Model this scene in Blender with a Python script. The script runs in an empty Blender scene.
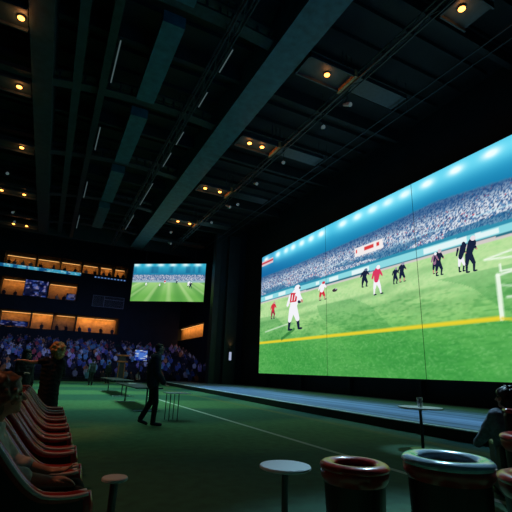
import bpy, bmesh, math, random
import numpy as np
from mathutils import Vector, Matrix, Euler

SC = bpy.context.scene
COL = SC.collection
random.seed(7)
RNG = np.random.default_rng(11)
PI = math.pi

# ------------------------------------------------------------------ camera
TH, PT, RO = math.radians(26.5), math.radians(16.3), math.radians(2.1)
EYE = Vector((0, 0, 1.25))
fw = Vector((math.sin(TH) * math.cos(PT), math.cos(TH) * math.cos(PT), math.sin(PT)))
rt = Vector((math.cos(TH), -math.sin(TH), 0))
up = rt.cross(fw)
cr = rt * math.cos(RO) + up * math.sin(RO)
cu = up * math.cos(RO) - rt * math.sin(RO)
cd = bpy.data.cameras.new('camera')
cam = bpy.data.objects.new('camera', cd)
COL.objects.link(cam)
cd.sensor_width = 36
cd.lens = 36 * 400 / 512
cd.clip_start, cd.clip_end = 0.05, 400
m = Matrix((cr, cu, -fw)).transposed().to_4x4()
m.translation = EYE
cam.matrix_world = m
SC.camera = cam

# ------------------------------------------------------------------ world, view, area lights
w = bpy.data.worlds.new('world')
SC.world = w
w.use_nodes = True
w.node_tree.nodes['Background'].inputs[0].default_value = (0.10, 0.42, 0.75, 1)
w.node_tree.nodes['Background'].inputs[1].default_value = 0.010
SC.view_settings.view_transform = 'Standard'
SC.view_settings.look = 'None'
SC.view_settings.exposure = 0.0
SC.view_settings.gamma = 1.0
SC.view_settings.use_curve_mapping = False
SCREEN_GAIN = 1.05


def light(name, kind, loc, energy, color, aim=None, size=1.0, size_y=None, spot=70, blend=.5, spread=None):
    d = bpy.data.lights.new(name, kind)
    d.energy = energy
    d.color = color
    if kind == 'AREA':
        d.size = size
        if spread:
            d.spread = math.radians(spread)
        if size_y:
            d.shape = 'RECTANGLE'
            d.size_y = size_y
    elif kind == 'SPOT':
        d.spot_size = math.radians(spot)
        d.spot_blend = blend
        d.shadow_soft_size = size
    else:
        d.shadow_soft_size = size
    o = bpy.data.objects.new(name, d)
    COL.objects.link(o)
    o.location = loc
    if aim is not None:
        o.rotation_euler = (Vector(aim) - Vector(loc)).to_track_quat('-Z', 'Y').to_euler()
    return o


# added fill without fixtures: teal up at the roof, cool on pitch and stage
light('roof_fill_light', 'AREA', (6, 2, 5.0), 75, (0.03, 0.42, 0.85), (4, 22, 13), 6, 2, spread=120)
light('pitch_fill_light', 'AREA', (2.6, 23, 12.2), 600, (0.44, 0.90, 0.74), (2.6, 24, 0), 5, 20, spread=80)
light('stage_fill_light', 'AREA', (10.4, 13, 11.5), 260, (0.28, 0.58, 1.0), (10.4, 13.5, 0), 1.0, 28, spread=34)
light('table_fill_light', 'SPOT', (8.6, 7.6, 10.0), 1300, (.55, .85, 1), (6.49, 5.79, .75), .1, None, 9, .6)  # added spot with no fixture, brightens the pale table top
light('stand_fill_light', 'AREA', (4, 40, 11.0), 230, (0.32, 0.42, 1.0), (4, 54, 0), 20, 2, spread=100)  # added fill, no lamp hangs here; lifts the crowd out of the dark
light('aisle_fill_light', 'SPOT', (-3.0, 4.4, 7.0), 300, (1, .40, .20), (-.9, 4.5, .9), .25, None, 48, .8)  # added warm spot without a fixture, reddens the left chairs and sitter
light('aisle_fill_light', 'SPOT', (-2.6, 9.2, 8.0), 420, (1, .34, .12), (-.6, 9.6, 1.6), .25, None, 28, .8)  # second added warm spot, no fixture, for the copper hair
light('lounge_fill_light', 'SPOT', (7.5, 6.5, 7.5), 2300, (.45, .78, 1), (3.0, 2.35, .7), .25, None, 26, .9)  # added cool spot, no fixture, brightens the tub chair rim and guest

# ------------------------------------------------------------------ materials


def mat(name, color, rough=.6, metal=0, emit=None, estr=1.0, noise=0, nscale=8, spec=.5, coat=0):
    mt = bpy.data.materials.new(name)
    mt.use_nodes = True
    nt = mt.node_tree
    b = nt.nodes['Principled BSDF']
    b.inputs['Base Color'].default_value = (*color, 1)
    b.inputs['Roughness'].default_value = rough
    b.inputs['Metallic'].default_value = metal
    b.inputs['Specular IOR Level'].default_value = spec
    if coat:
        b.inputs['Coat Weight'].default_value = coat
    if emit:
        b.inputs['Emission Color'].default_value = (*emit, 1)
        b.inputs['Emission Strength'].default_value = estr
    if noise:
        tc = nt.nodes.new('ShaderNodeTexCoord')
        n = nt.nodes.new('ShaderNodeTexNoise')
        n.inputs['Scale'].default_value = nscale
        n.inputs['Detail'].default_value = 5
        r = nt.nodes.new('ShaderNodeValToRGB')
        r.color_ramp.elements[0].position = .3
        r.color_ramp.elements[1].position = .7
        r.color_ramp.elements[0].color = (*[c * (1 - noise) for c in color], 1)
        r.color_ramp.elements[1].color = (*[min(1, c * (1 + noise)) for c in color], 1)
        nt.links.new(tc.outputs['Object'], n.inputs['Vector'])
        nt.links.new(n.outputs['Fac'], r.inputs['Fac'])
        nt.links.new(r.outputs['Color'], b.inputs['Base Color'])
    return mt


def lin(c):
    return tuple(((x / 255) / 12.92) if x / 255 <= .04045 else (((x / 255) + .055) / 1.055) ** 2.4 for x in c)


def emat(name, rgb, k=1.0):
    mt = bpy.data.materials.new(name)
    mt.use_nodes = True
    nt = mt.node_tree
    nt.nodes.clear()
    o = nt.nodes.new('ShaderNodeOutputMaterial')
    e = nt.nodes.new('ShaderNodeEmission')
    e.inputs[0].default_value = (*lin(rgb), 1)
    e.inputs[1].default_value = k
    nt.links.new(e.outputs[0], o.inputs[0])
    return mt


M = {
    'black': mat('black_paint', (.012, .014, .018), .6, noise=.3, nscale=2),
    'roof': mat('roof_deck', (.008, .010, .013), .8, noise=.4, nscale=1.5),
    'beam': mat('beam_paint', (.024, .095, .125), .5, noise=.35, nscale=3),
    'beamdark': mat('dark_beam_paint', (.02, .036, .046), .55, noise=.35, nscale=3),
    'steel': mat('dark_steel', (.022, .032, .040), .45, .3, noise=.3, nscale=6),
    'navy': mat('navy_wall', (.008, .022, .034), .75, noise=.25, nscale=.7),
    'wallblack': mat('black_wall_cladding', (.010, .016, .022), .7, noise=.3, nscale=1),
    'pilaster': mat('pilaster_paint', (.016, .030, .040), .55, noise=.25, nscale=1),
    'nosing': mat('stage_nosing_metal', (.80, .86, .92), .4, .0),
    'riser': mat('stage_riser', (.008, .009, .011), .6),
    'suite': mat('suite_plaster', (.55, .36, .18), .8, noise=.25, nscale=2),
    'concrete': mat('stand_concrete', (.02, .024, .034), .85, noise=.3, nscale=2),
    'redleather': mat('red_leather', (.42, .030, .022), .28, noise=.3, nscale=14, coat=.3),
    'sheenleather': mat('screen_sheen_leather', (.50, .68, .82), .2, noise=.15, nscale=10, coat=.8),  # reflection of the screen painted in as a pale blue base colour
    'darkleather': mat('dark_leather', (.014, .006, .006), .4, noise=.3, nscale=14),
    'piping': mat('rim_highlight_piping', (.80, .74, .74), .3),  # pale colour puts the screen-lit rim highlights into the piping
    'tabletop': mat('pale_tabletop', (.66, .76, .82), .5, spec=.25),
    'tablesteel': mat('table_steel', (.10, .11, .12), .35, .7),
    'tablewood': mat('dark_tabletop', (.05, .06, .065), .3),
    'skin': mat('skin', (.52, .27, .19), .5, noise=.08, nscale=20),
    'blackcloth': mat('black_cloth', (.004, .0045, .006), .85, noise=.3, nscale=12),
    'navycloth': mat('navy_cloth', (.016, .022, .034), .8, noise=.3, nscale=12),
    'greycloth': mat('grey_blue_cloth', (.16, .20, .26), .8, noise=.3, nscale=25),
    'whitecloth': mat('pale_cloth', (.60, .58, .58), .8, noise=.2, nscale=25),
    'hairdark': mat('dark_hair', (.012, .009, .008), .45, noise=.5, nscale=30),
    'hairbrown': mat('brown_hair', (.20, .095, .05), .45, noise=.6, nscale=30),
    'hairblond': mat('copper_blond_hair', (.75, .34, .10), .45, noise=.5, nscale=30),
    'eye': mat('eye_dark', (.02, .02, .02), .2),
    'shoe': mat('black_shoe', (.01, .01, .01), .4),
    'lampglow': emat('warm_bulb', (255, 150, 62), 8.0),
    'stripglow': emat('pale_strip', (150, 180, 185), .20),
    'warmstrip': emat('warm_strip', (255, 190, 110), 1.2),
    'ribbon': None,
    'white': mat('white_plastic', (.7, .7, .72), .4),
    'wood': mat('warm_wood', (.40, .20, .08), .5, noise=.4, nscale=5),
    'paper': mat('white_paper', (.75, .76, .78), .7),
}
g = bpy.data.materials.new('clear_glass')
g.use_nodes = True
gb = g.node_tree.nodes['Principled BSDF']
gb.inputs['Base Color'].default_value = (.95, .98, 1, 1)
gb.inputs['Roughness'].default_value = .03
gb.inputs['Transmission Weight'].default_value = .9
gb.inputs['IOR'].default_value = 1.45
M['glass'] = g


def turf_material():
    mt = bpy.data.materials.new('turf')
    mt.use_nodes = True
    nt = mt.node_tree
    N, L = nt.nodes, nt.links
    b = N['Principled BSDF']
    b.inputs['Roughness'].default_value = .85
    tc = N.new('ShaderNodeTexCoord')
    sp = N.new('ShaderNodeSeparateXYZ')
    L.new(tc.outputs['Object'], sp.inputs[0])

    def mth(op, a, bb=None):
        n = N.new('ShaderNodeMath')
        n.operation = op
        for i, v in enumerate((a, bb)):
            if v is None:
                continue
            if isinstance(v, (int, float)):
                n.inputs[i].default_value = v
            else:
                L.new(v, n.inputs[i])
        return n.outputs[0]
    nz = N.new('ShaderNodeTexNoise')
    nz.inputs['Scale'].default_value = 6
    nz.inputs['Detail'].default_value = 8
    L.new(tc.outputs['Object'], nz.inputs['Vector'])
    nz2 = N.new('ShaderNodeTexNoise')
    nz2.inputs['Scale'].default_value = .35
    L.new(tc.outputs['Object'], nz2.inputs['Vector'])
    # bands of screen light painted into the turf colour across the pitch
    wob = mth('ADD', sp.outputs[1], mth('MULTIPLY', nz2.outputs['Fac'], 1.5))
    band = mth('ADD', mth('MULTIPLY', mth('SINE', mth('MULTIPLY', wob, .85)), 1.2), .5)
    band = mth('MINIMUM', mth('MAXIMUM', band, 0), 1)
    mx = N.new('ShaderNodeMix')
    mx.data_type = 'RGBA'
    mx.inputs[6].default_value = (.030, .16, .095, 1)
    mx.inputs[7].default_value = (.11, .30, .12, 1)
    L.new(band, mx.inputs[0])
    mg = N.new('ShaderNodeMix')
    mg.data_type = 'RGBA'
    mg.blend_type = 'MULTIPLY'
    mg.inputs[0].default_value = .7
    L.new(mx.outputs[2], mg.inputs[6])
    rp = N.new('ShaderNodeValToRGB')
    rp.color_ramp.elements[0].position = .3
    rp.color_ramp.elements[1].position = .75
    rp.color_ramp.elements[0].color = (.45, .45, .45, 1)
    L.new(nz.outputs['Fac'], rp.inputs['Fac'])
    L.new(rp.outputs['Color'], mg.inputs[7])
    # painted lines
    white = mth('LESS_THAN', mth('ABSOLUTE', mth('SUBTRACT', sp.outputs[0], 4.66)), .055)
    white = mth('MULTIPLY', white, mth('LESS_THAN', sp.outputs[1], 20.5))
    yel = mth('LESS_THAN', mth('ABSOLUTE', mth('SUBTRACT', sp.outputs[0], 7.3)), .16)
    m2 = N.new('ShaderNodeMix')
    m2.data_type = 'RGBA'
    L.new(mth('MULTIPLY', white, .8), m2.inputs[0])
    L.new(mg.outputs[2], m2.inputs[6])
    m2.inputs[7].default_value = (.75, .8, .75, 1)
    m3 = N.new('ShaderNodeMix')
    m3.data_type = 'RGBA'
    L.new(mth('MULTIPLY', yel, .32), m3.inputs[0])
    L.new(m2.outputs[2], m3.inputs[6])
    m3.inputs[7].default_value = (.30, .24, .05, 1)
    L.new(m3.outputs[2], b.inputs['Base Color'])
    return mt


def stage_material():
    mt = bpy.data.materials.new('stage_deck')
    mt.use_nodes = True
    nt = mt.node_tree
    N, L = nt.nodes, nt.links
    b = N['Principled BSDF']
    b.inputs['Roughness'].default_value = .6
    b.inputs['Specular IOR Level'].default_value = .2
    tc = N.new('ShaderNodeTexCoord')
    mp = N.new('ShaderNodeMapping')
    mp.inputs['Scale'].default_value = (2.2, .06, 1)
    L.new(tc.outputs['Object'], mp.inputs[0])
    nz = N.new('ShaderNodeTexNoise')
    nz.inputs['Scale'].default_value = 1.2
    nz.inputs['Detail'].default_value = 6
    L.new(mp.outputs[0], nz.inputs['Vector'])
    rp = N.new('ShaderNodeValToRGB')
    rp.color_ramp.elements[0].position = .35
    rp.color_ramp.elements[1].position = .7
    rp.color_ramp.elements[0].color = (.07, .12, .20, 1)
    rp.color_ramp.elements[1].color = (.30, .42, .58, 1)  # pale blue streaks paint the screen's gloss reflection into the deck
    L.new(nz.outputs['Fac'], rp.inputs['Fac'])
    L.new(rp.outputs['Color'], b.inputs['Base Color'])
    return mt


def vcol_emit(name, gain):
    mt = bpy.data.materials.new(name)
    mt.use_nodes = True
    nt = mt.node_tree
    nt.nodes.clear()
    o = nt.nodes.new('ShaderNodeOutputMaterial')
    e = nt.nodes.new('ShaderNodeEmission')
    a = nt.nodes.new('ShaderNodeAttribute')
    a.attribute_name = 'picture'
    nt.links.new(a.outputs['Color'], e.inputs[0])
    e.inputs[1].default_value = gain
    nt.links.new(e.outputs[0], o.inputs[0])
    return mt


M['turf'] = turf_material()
M['stage'] = stage_material()
M['picture'] = vcol_emit('screen_picture', SCREEN_GAIN)

# ------------------------------------------------------------------ mesh helpers


def obj(name, bm, mats, parent=None, loc=(0, 0, 0), rot=(0, 0, 0), smooth=False):
    if isinstance(bm, bmesh.types.BMesh):
        me = bpy.data.meshes.new(name)
        bm.to_mesh(me)
        bm.free()
    else:
        me = bm
    if not isinstance(mats, (list, tuple)):
        mats = [mats]
    if len(me.materials) == 0:
        for x in mats:
            me.materials.append(x)
    if smooth:
        for p in me.polygons:
            p.use_smooth = True
    o = bpy.data.objects.new(name, me)
    COL.objects.link(o)
    o.location = loc
    o.rotation_euler = rot
    if parent:
        o.parent = parent
    return o


def tag(o, label=None, cat=None, group=None, kind=None):
    if label:
        o['label'] = label
    if cat:
        o['category'] = cat
    if group:
        o['group'] = group
    if kind:
        o['kind'] = kind
    return o


def thing(name, label, cat, loc=(0, 0, 0), rz=0, group=None):
    o = bpy.data.objects.new(name, None)
    o.empty_display_size = .1
    COL.objects.link(o)
    o.location = loc
    o.rotation_euler = (0, 0, rz)
    return tag(o, label, cat, group)


def struct(name, bm, mats, **k):
    return tag(obj(name, bm, mats, **k), kind='structure')


def copy_tree(o, parent=None):
    c = o.copy()
    COL.objects.link(c)
    if parent:
        c.parent = parent
    for ch in list(o.children):
        copy_tree(ch, c)
    return c


def B():
    return bmesh.new()


def box(bm, lo, hi, mi=0, bev=0):
    x0, y0, z0 = lo
    x1, y1, z1 = hi
    v = [bm.verts.new(p) for p in ((x0, y0, z0), (x1, y0, z0), (x1, y1, z0), (x0, y1, z0), (x0, y0, z1), (x1, y0, z1), (x1, y1, z1), (x0, y1, z1))]
    fs = [bm.faces.new([v[i] for i in q]) for q in ((3, 2, 1, 0), (4, 5, 6, 7), (0, 1, 5, 4), (1, 2, 6, 5), (2, 3, 7, 6), (3, 0, 4, 7))]
    for f in fs:
        f.material_index = mi
    if bev:
        es = list({e for f in fs for e in f.edges})
        bmesh.ops.bevel(bm, geom=es, offset=bev, segments=2, affect='EDGES', profile=.5)
    return bm


def frame_of(d):
    d = d.normalized()
    a = Vector((0, 0, 1)) if abs(d.z) < .9 else Vector((1, 0, 0))
    u = d.cross(a).normalized()
    return u, d.cross(u).normalized()


def tube(bm, pts, r, n=8, mi=0, closed=False):
    pts = [Vector(p) for p in pts]
    rs = r if isinstance(r, (list, tuple)) else [r] * len(pts)
    rings = []
    u = None
    for i, p in enumerate(pts):
        if closed:
            d = pts[(i + 1) % len(pts)] - pts[i - 1]
        else:
            d = (pts[min(i + 1, len(pts) - 1)] - pts[max(i - 1, 0)])
        d.normalize()
        if u is None:
            u, v = frame_of(d)
        else:
            u = (u - d * u.dot(d)).normalized()
            v = d.cross(u).normalized()
        rings.append([bm.verts.new(p + (u * math.cos(2 * PI * k / n) + v * math.sin(2 * PI * k / n)) * rs[i]) for k in range(n)])
    m_ = len(rings)
    for i in range(m_ if closed else m_ - 1):
        a, b = rings[i], rings[(i + 1) % m_]
        for k in range(n):
            f = bm.faces.new((a[k], a[(k + 1) % n], b[(k + 1) % n], b[k]))
            f.material_index = mi
    if not closed:
        bm.faces.new(rings[0][::-1]).material_index = mi
        bm.faces.new(rings[-1]).material_index = mi
    return bm


def lathe(bm, prof, n=32, c=(0, 0, 0), mi=0):
    rings = []
    for r, z in prof:
        if r < 1e-5:
            rings.append([bm.verts.new((c[0], c[1], c[2] + z))])
        else:
            rings.append([bm.verts.new((c[0] + r * math.cos(2 * PI * k / n), c[1] + r * math.sin(2 * PI * k / n), c[2] + z)) for k in range(n)])
    for a, b in zip(rings, rings[1:]):
        for k in range(n):
            if len(a) == 1 and len(b) == 1:
                continue
            if len(a) == 1:
                f = bm.faces.new((a[0], b[(k + 1) % n], b[k]))
            elif len(b) == 1:
                f = bm.faces.new((a[k], a[(k + 1) % n], b[0]))
            else:
                f = bm.faces.new((a[k], a[(k + 1) % n], b[(k + 1) % n], b[k]))
            f.material_index = mi
    return bm


def extrude_poly(bm, poly, y0, y1, plane='xz', mi=0, bev=0):
    def P(a, b, t):
        return {'xz': (a, t, b), 'xy': (a, b, t), 'yz': (t, a, b)}[plane]
    a = [bm.verts.new(P(p[0], p[1], y0)) for p in poly]
    b = [bm.verts.new(P(p[0], p[1], y1)) for p in poly]
    fs = [bm.faces.new(a), bm.faces.new(b[::-1])]
    n = len(poly)
    for i in range(n):
        fs.append(bm.faces.new((a[i], b[i], b[(i + 1) % n], a[(i + 1) % n])))
    for f in fs:
        f.material_index = mi
    bmesh.ops.recalc_face_normals(bm, faces=fs)
    if bev:
        es = [e for f in fs[:2] for e in f.edges]
        bmesh.ops.bevel(bm, geom=list(set(es)), offset=bev, segments=2, affect='EDGES', profile=.5)
    return bm


def capsule(bm, a, b, ra, rb, n=12):
    a, b = Vector(a), Vector(b)
    d = b - a
    L = d.length
    if L < 1e-6:
        d = Vector((0, 0, 1))
    d.normalize()
    u, v = frame_of(d)
    prof = []
    for t in (-80, -50, -20):
        t = math.radians(t)
        prof.append((a + d * ra * math.sin(t), ra * math.cos(t)))
    for t in (20, 50, 80):
        t = math.radians(t)
        prof.append((b + d * rb * math.sin(t), rb * math.cos(t)))
    rings = [[bm.verts.new(p + (u * math.cos(2 * PI * k / n) + v * math.sin(2 * PI * k / n)) * r) for k in range(n)] for p, r in prof]
    for x, y in zip(rings, rings[1:]):
        for k in range(n):
            bm.faces.new((x[k], x[(k + 1) % n], y[(k + 1) % n], y[k]))
    bm.faces.new(rings[0][::-1])
    bm.faces.new(rings[-1])


def ellipsoid(bm, c, r, rot=None, n=14):
    mt = Matrix.Translation(c) @ (rot.to_matrix().to_4x4() if rot else Matrix()) @ Matrix.Diagonal((*r, 1))
    bmesh.ops.create_uvsphere(bm, u_segments=n, v_segments=n // 2 + 2, radius=1, matrix=mt)


def loft(bm, rings, n=20):
    """rings: (centre, rx, ry) ellipses in horizontal planes, capped"""
    rr = [[bm.verts.new((c[0] + rx * math.cos(2 * PI * k / n), c[1] + ry * math.sin(2 * PI * k / n), c[2])) for k in range(n)] for c, rx, ry in rings]
    for a, b in zip(rr, rr[1:]):
        for k in range(n):
            bm.faces.new((a[k], a[(k + 1) % n], b[(k + 1) % n], b[k]))
    bm.faces.new(rr[0][::-1])
    bm.faces.new(rr[-1])


def fuse(bm, voxel, smooth=4, noise=0, seed=0):
    """overlapping closed shells -> one continuous surface"""
    bmesh.ops.recalc_face_normals(bm, faces=bm.faces[:])
    me = bpy.data.meshes.new('tmp')
    bm.to_mesh(me)
    bm.free()
    o = bpy.data.objects.new('tmp', me)
    COL.objects.link(o)
    r = o.modifiers.new('r', 'REMESH')
    r.mode = 'VOXEL'
    r.voxel_size = voxel
    if smooth:
        s = o.modifiers.new('s', 'SMOOTH')
        s.iterations = smooth
        s.factor = .5
    bpy.context.view_layer.update()
    dg = bpy.context.evaluated_depsgraph_get()
    out = bpy.data.meshes.new_from_object(o.evaluated_get(dg))
    bpy.data.objects.remove(o)
    bpy.data.meshes.remove(me)
    for p in out.polygons:
        p.use_smooth = True
    if noise:
        rg = np.random.default_rng(seed)
        k = len(out.vertices)
        co = np.empty(k * 3)
        out.vertices.foreach_get('co', co)
        co = co.reshape(-1, 3)
        f = rg.normal(size=(10, 3)) * 45
        ph = rg.uniform(0, 6.28, 10)
        disp = np.sin(co @ f.T + ph).sum(1) * noise / 3
        nrm = np.empty(k * 3)
        out.vertices.foreach_get('normal', nrm)
        co += nrm.reshape(-1, 3) * disp[:, None]
        out.vertices.foreach_set('co', co.ravel())
    return out


# ------------------------------------------------------------------ the setting
STAGE_FRONT = [(8.15, -3), (8.15, 8), (8.35, 14), (8.7, 20), (9.05, 27), (9.5, 35), (9.7, 39)]
bm = B()
bm.faces.new([bm.verts.new(p) for p in ((-12, -4, 0), (24, -4, 0), (24, 62, 0), (-12, 62, 0))])
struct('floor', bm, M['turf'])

bm = B()
extrude_poly(bm, STAGE_FRONT + [(12.9, 39), (12.9, 34), (15.85, 34), (15.85, -3)], 0.005, .24, 'xy')
st = struct('stage', bm, [M['stage'], M['riser']])
for p in st.data.polygons:
    p.material_index = 0 if p.normal.z > .5 else 1
bm = B()
for (x0, y0), (x1, y1) in zip(STAGE_FRONT, STAGE_FRONT[1:]):
    extrude_poly(bm, [(x0 - .02, y0), (x1 - .02, y1), (x1 + .16, y1), (x0 + .16, y0)], .225, .247, 'xy')
struct('trim_1', bm, M['nosing'])

WX = 15.85
bm = B()
box(bm, (WX, -4, 0), (WX + .5, 34.5, 14.6))
struct('wall_right', bm, M['wallblack'])
bm = B()
box(bm, (12.9, 34, 0), (15.85, 34.5, 14.6))
struct('wall_back', bm, M['navy'])
bm = B()
box(bm, (13.9, 33.55, .24), (15.05, 34, 14.0), bev=.03)
struct('wall_pilaster', bm, M['pilaster'])
bm = B()
box(bm, (12.7, 33.85, .0), (13.25, 34.6, 14.0), bev=.03)
struct('wall_corner', bm, M['pilaster'])
bm = B()
box(bm, (-12.5, -4, 0), (-12, 62, 14.6))
struct('wall_left', bm, M['wallblack'])

# roof deck with ribs
bm = B()
box(bm, (-12, -4, 14.5), (15.85, 40, 14.9))
for y in np.arange(-3, 40, 1.3):
    box(bm, (-12, y, 14.3), (15.5, y + .12, 14.5))
struct('ceiling', bm, M['roof'])
bm = B()
box(bm, (-12, 40, 12.9), (15.5, 40.4, 15.2))
struct('ceiling_fascia', bm, M['navy'])

BAYS = [4.5, 11.0, 17.1, 23.7, 30.3, 36.8]


def long_beam(name, x0, x1, z0, z1, flange=True, y0=-3, y1=40, mt='beam'):
    b = B()
    if flange:
        box(b, (x0, y0, z0), (x1, y1, z0 + .07))
        xm = (x0 + x1) / 2
        box(b, (xm - .06, y0, z0 + .07), (xm + .06, y1, z1 - .07))
        box(b, (x0, y0, z1 - .07), (x1, y1, z1))
    else:
        box(b, (x0, y0, z0), (x1, y1, z1))
    return struct(name, b, M[mt])


long_beam('ceiling_beam', -2.4, -1.6, 12.95, 14.5, False, mt='beamdark')
long_beam('ceiling_beam', -.85, -.5, 13.15, 14.4, mt='beamdark')
long_beam('ceiling_beam', .2, .5, 12.9, 14.4, True, mt='steel')
long_beam('ceiling_beam', 5.8, 7.05, 12.95, 14.5, False)
for y0, y1 in ((5.0, 10.6), (11.6, 16.4), (17.7, 22.9), (24.2, 29.4), (30.8, 36.0)):
    long_beam('ceiling_duct', 1.8, 2.6, 13.0, 13.5, False, y0, y1)


def arch_z(x):
    return 13.0 + .55 * max(0, 1 - ((x - 2.9) / 5.2) ** 2)


for by in BAYS:
    b = B()
    xs = np.linspace(-1.9, 7.2, 19)
    for zoff, hw, hh in ((0, .26, .09), (.55, .2, .07)):
        for xa, xb in zip(xs, xs[1:]):
            za, zb = arch_z(xa) - .12 + zoff, arch_z(xb) - .12 + zoff
            v = [b.verts.new(p) for p in ((xa, by - hw, za), (xb, by - hw, zb), (xb, by + hw, zb), (xa, by + hw, za), (xa, by - hw, za + hh), (xb, by - hw, zb + hh), (xb, by + hw, zb + hh), (xa, by + hw, za + hh))]
            for q in ((3, 2, 1, 0), (4, 5, 6, 7), (0, 1, 5, 4), (2, 3, 7, 6)):
                b.faces.new([v[i] for i in q])
    for xa in xs:
        box(b, (xa - .04, by - .05, arch_z(xa) - .1), (xa + .04, by + .05, arch_z(xa) + .5))
    box(b, (7.05, by - .45, 13.15), (12.4, by + .45, 13.35))
    box(b, (-12, by - .2, 13.0), (-2.4, by + .2, 13.2))
    box(b, (-12, by - .2, 13.7), (-2.4, by + .2, 13.8))
    struct('ceiling_crossbeam', b, M['steel'])
for by in (7.6, 14.0, 20.4, 27.0, 33.6):
    b = B()
    box(b, (-12, by - .12, 13.75), (5.8, by + .12, 14.3))
    box(b, (7.05, by - .12, 13.75), (15.5, by + .12, 14.3))
    struct('ceiling_purlin', b, M['roof'])


# open lattice trusses under the roof
def truss(x, z, w, h, y0, y1, label, step=1.3):
    t = thing('lighting_truss', label, 'truss', (x, y0, z))
    L = y1 - y0
    b = B()
    for dx, dz in ((-w, 0), (w, 0), (-w, h), (w, h)):
        tube(b, [(dx, 0, dz), (dx, L, dz)], .035, 6)
    obj('chord', b, M['steel'], t)
    b = B()
    n = int(L / step)
    for i in range(n):
        ya, yb = i * L / n, (i + 1) * L / n
        for s in (-w, w):
            tube(b, [(s, ya, 0), (s, (ya + yb) / 2, h), (s, yb, 0)], .018, 5)
        tube(b, [(-w, ya, 0), (w, yb, 0)], .018, 5)
    obj('lacing', b, M['steel'], t)
    for y in BAYS:
        if y0 < y < y1:
            b = B()
            tube(b, [(-w, y - y0, h), (-w, y - y0, 14.5 - z), (w, y - y0, 14.5 - z), (w, y - y0, h)], .02, 5)
            obj('hanger', b, M['steel'], t)
    return t


truss(4.12, 12.75, .16, .35, 0, 39.5, 'dark lattice truss with pale tube strips right of the wide flat duct')
truss(9.62, 12.85, .13, .28, 0, 39.0, 'dark lattice truss running past the orange-lit ends of the downlight panels')
for i, (x, lab) in enumerate(((12.4, 'thin dark pipe under the roof, the one nearer the trusses'), (12.95, 'thin dark pipe under the roof, the one nearer the big screen'))):
    b = B()
    tube(b, [(0, 0, 0), (0, 37, 0)], .03, 6)
    for y in BAYS:
        tube(b, [(0, y, 0), (0, y, 1.5)], .012, 5)
    tag(obj('ceiling_pipe', b, M['steel'], loc=(x, 0, 13.0)), lab, 'pipe')

# pale tube strips beside the beam and the truss
k = 0
ordinal = ['nearest', 'second', 'third', 'fourth', 'fifth', 'sixth', 'seventh', 'eighth', 'ninth']
for x, segs, where in ((.62, ((12.9, 15.5), (19.1, 21.6), (26.0, 28.9), (32.8, 36.3)), 'thin left steel beam'), (4.38, ((11.3, 12.7), (14.0, 15.2), (17.4, 18.8), (19.7, 21.5), (24.0, 28.1), (30.4, 34.2)), 'lattice truss')):
    for i, (ya, yb) in enumerate(segs):
        t = thing('tube_light', f'pale tube strip along the {where}, {ordinal[i]} counting from the camera', 'tube light', (x, ya, 12.7), 0, 'tube strips under the roof')
        L = yb - ya
        b = B()
        box(b, (-.05, 0, .03), (.05, L, .08))
        for y in (.2, L - .2):
            tube(b, [(0, y, .06), (0, y, .24), (-.15, y, .24)] if x < 1 else [(0, y, .055), (-.11, y, .055)], .012, 5)
        obj('batten', b, M['steel'], t)
        b = B()
        tube(b, [(0, .05, .012), (0, L - .05, .012)], .022, 8)
        obj('tube', b, M['stripglow'], t)


# downlight panels
def downlight(x0, x1, y, z, lamps, label, endplate=True, energy=5.5):
    t = thing('downlight_panel', label, 'ceiling light', ((x0 + x1) / 2, y, z), 0, 'downlight panels under the roof')
    w = (x1 - x0) / 2
    b = B()
    box(b, (-w, -.55, .06), (w, .55, .12))
    for s in (-.55, .49):
        box(b, (-w, s, -.06), (w, s + .06, .2))
    box(b, (-w, -.55, -.06), (-w + .06, .55, .2))
    for s in (-w + .2, w - .2):
        tube(b, [(s, 0, .12), (s, 0, 14.5 - z)], .025, 6)
    obj('housing', b, M['beamdark'], t)
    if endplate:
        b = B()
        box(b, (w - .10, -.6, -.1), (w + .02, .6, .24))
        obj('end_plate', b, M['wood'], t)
    for lx in lamps:
        b = B()
        lathe(b, [(.09, .08), (.12, .02), (.14, 0), (.11, 0), (.085, .06)], 16)
        rg = obj('lamp_ring', b, M['steel'], t, (lx - (x0 + x1) / 2, 0, 0))
        b = B()
        ellipsoid(b, (0, 0, 0.0), (.115, .115, .06))
        obj('bulb', b, M['lampglow'], rg, smooth=True)
        light('downlight_lamp', 'POINT', (lx, y, z - .12), energy, (1, .36, .10), size=.1)
    return t


R = 12.95
downlight(7.15, 9.40, 10.9, R, (8.35,), 'downlight panel with one warm lamp left of the lattice truss, second row from the camera')
downlight(7.15, 9.40, 17.0, R, (7.85, 8.6), 'downlight panel with two warm lamps left of the lattice truss, third row from the camera')
downlight(7.15, 9.40, 23.4, R, (7.7, 8.75), 'downlight panel with two warm lamps left of the lattice truss, fourth row from the camera')
downlight(7.15, 9.40, 30.4, R, (7.9, 8.9), 'downlight panel with two warm lamps left of the lattice truss, farthest row')
downlight(9.9, 11.2, 6.3, R, (10.35,), 'single warm downlight at the top right above the big screen', False, 8)
downlight(-5.5, -2.45, 13.9, R, (-2.65,), 'warm downlight at the top left corner beside the wide beam', False, 14)
downlight(-5.5, -2.45, 18.1, R, (-2.9,), 'pale downlight panel with one warm lamp left of the wide beam', False, 8)
downlight(-5.5, -2.45, 23.9, R, (-3.05,), 'downlight panel with one flat warm lamp left of the wide beam, third row', False, 8)
downlight(-5.5, -2.45, 31.2, R, (-4.6, -3.2), 'downlight panel with two warm lamps left of the wide beam, fourth row', False)
downlight(-5.5, -2.45, 38.8, R, (-4.3, -3.3), 'downlight panel with two warm lamps left of the wide beam, farthest row', False)

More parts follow.
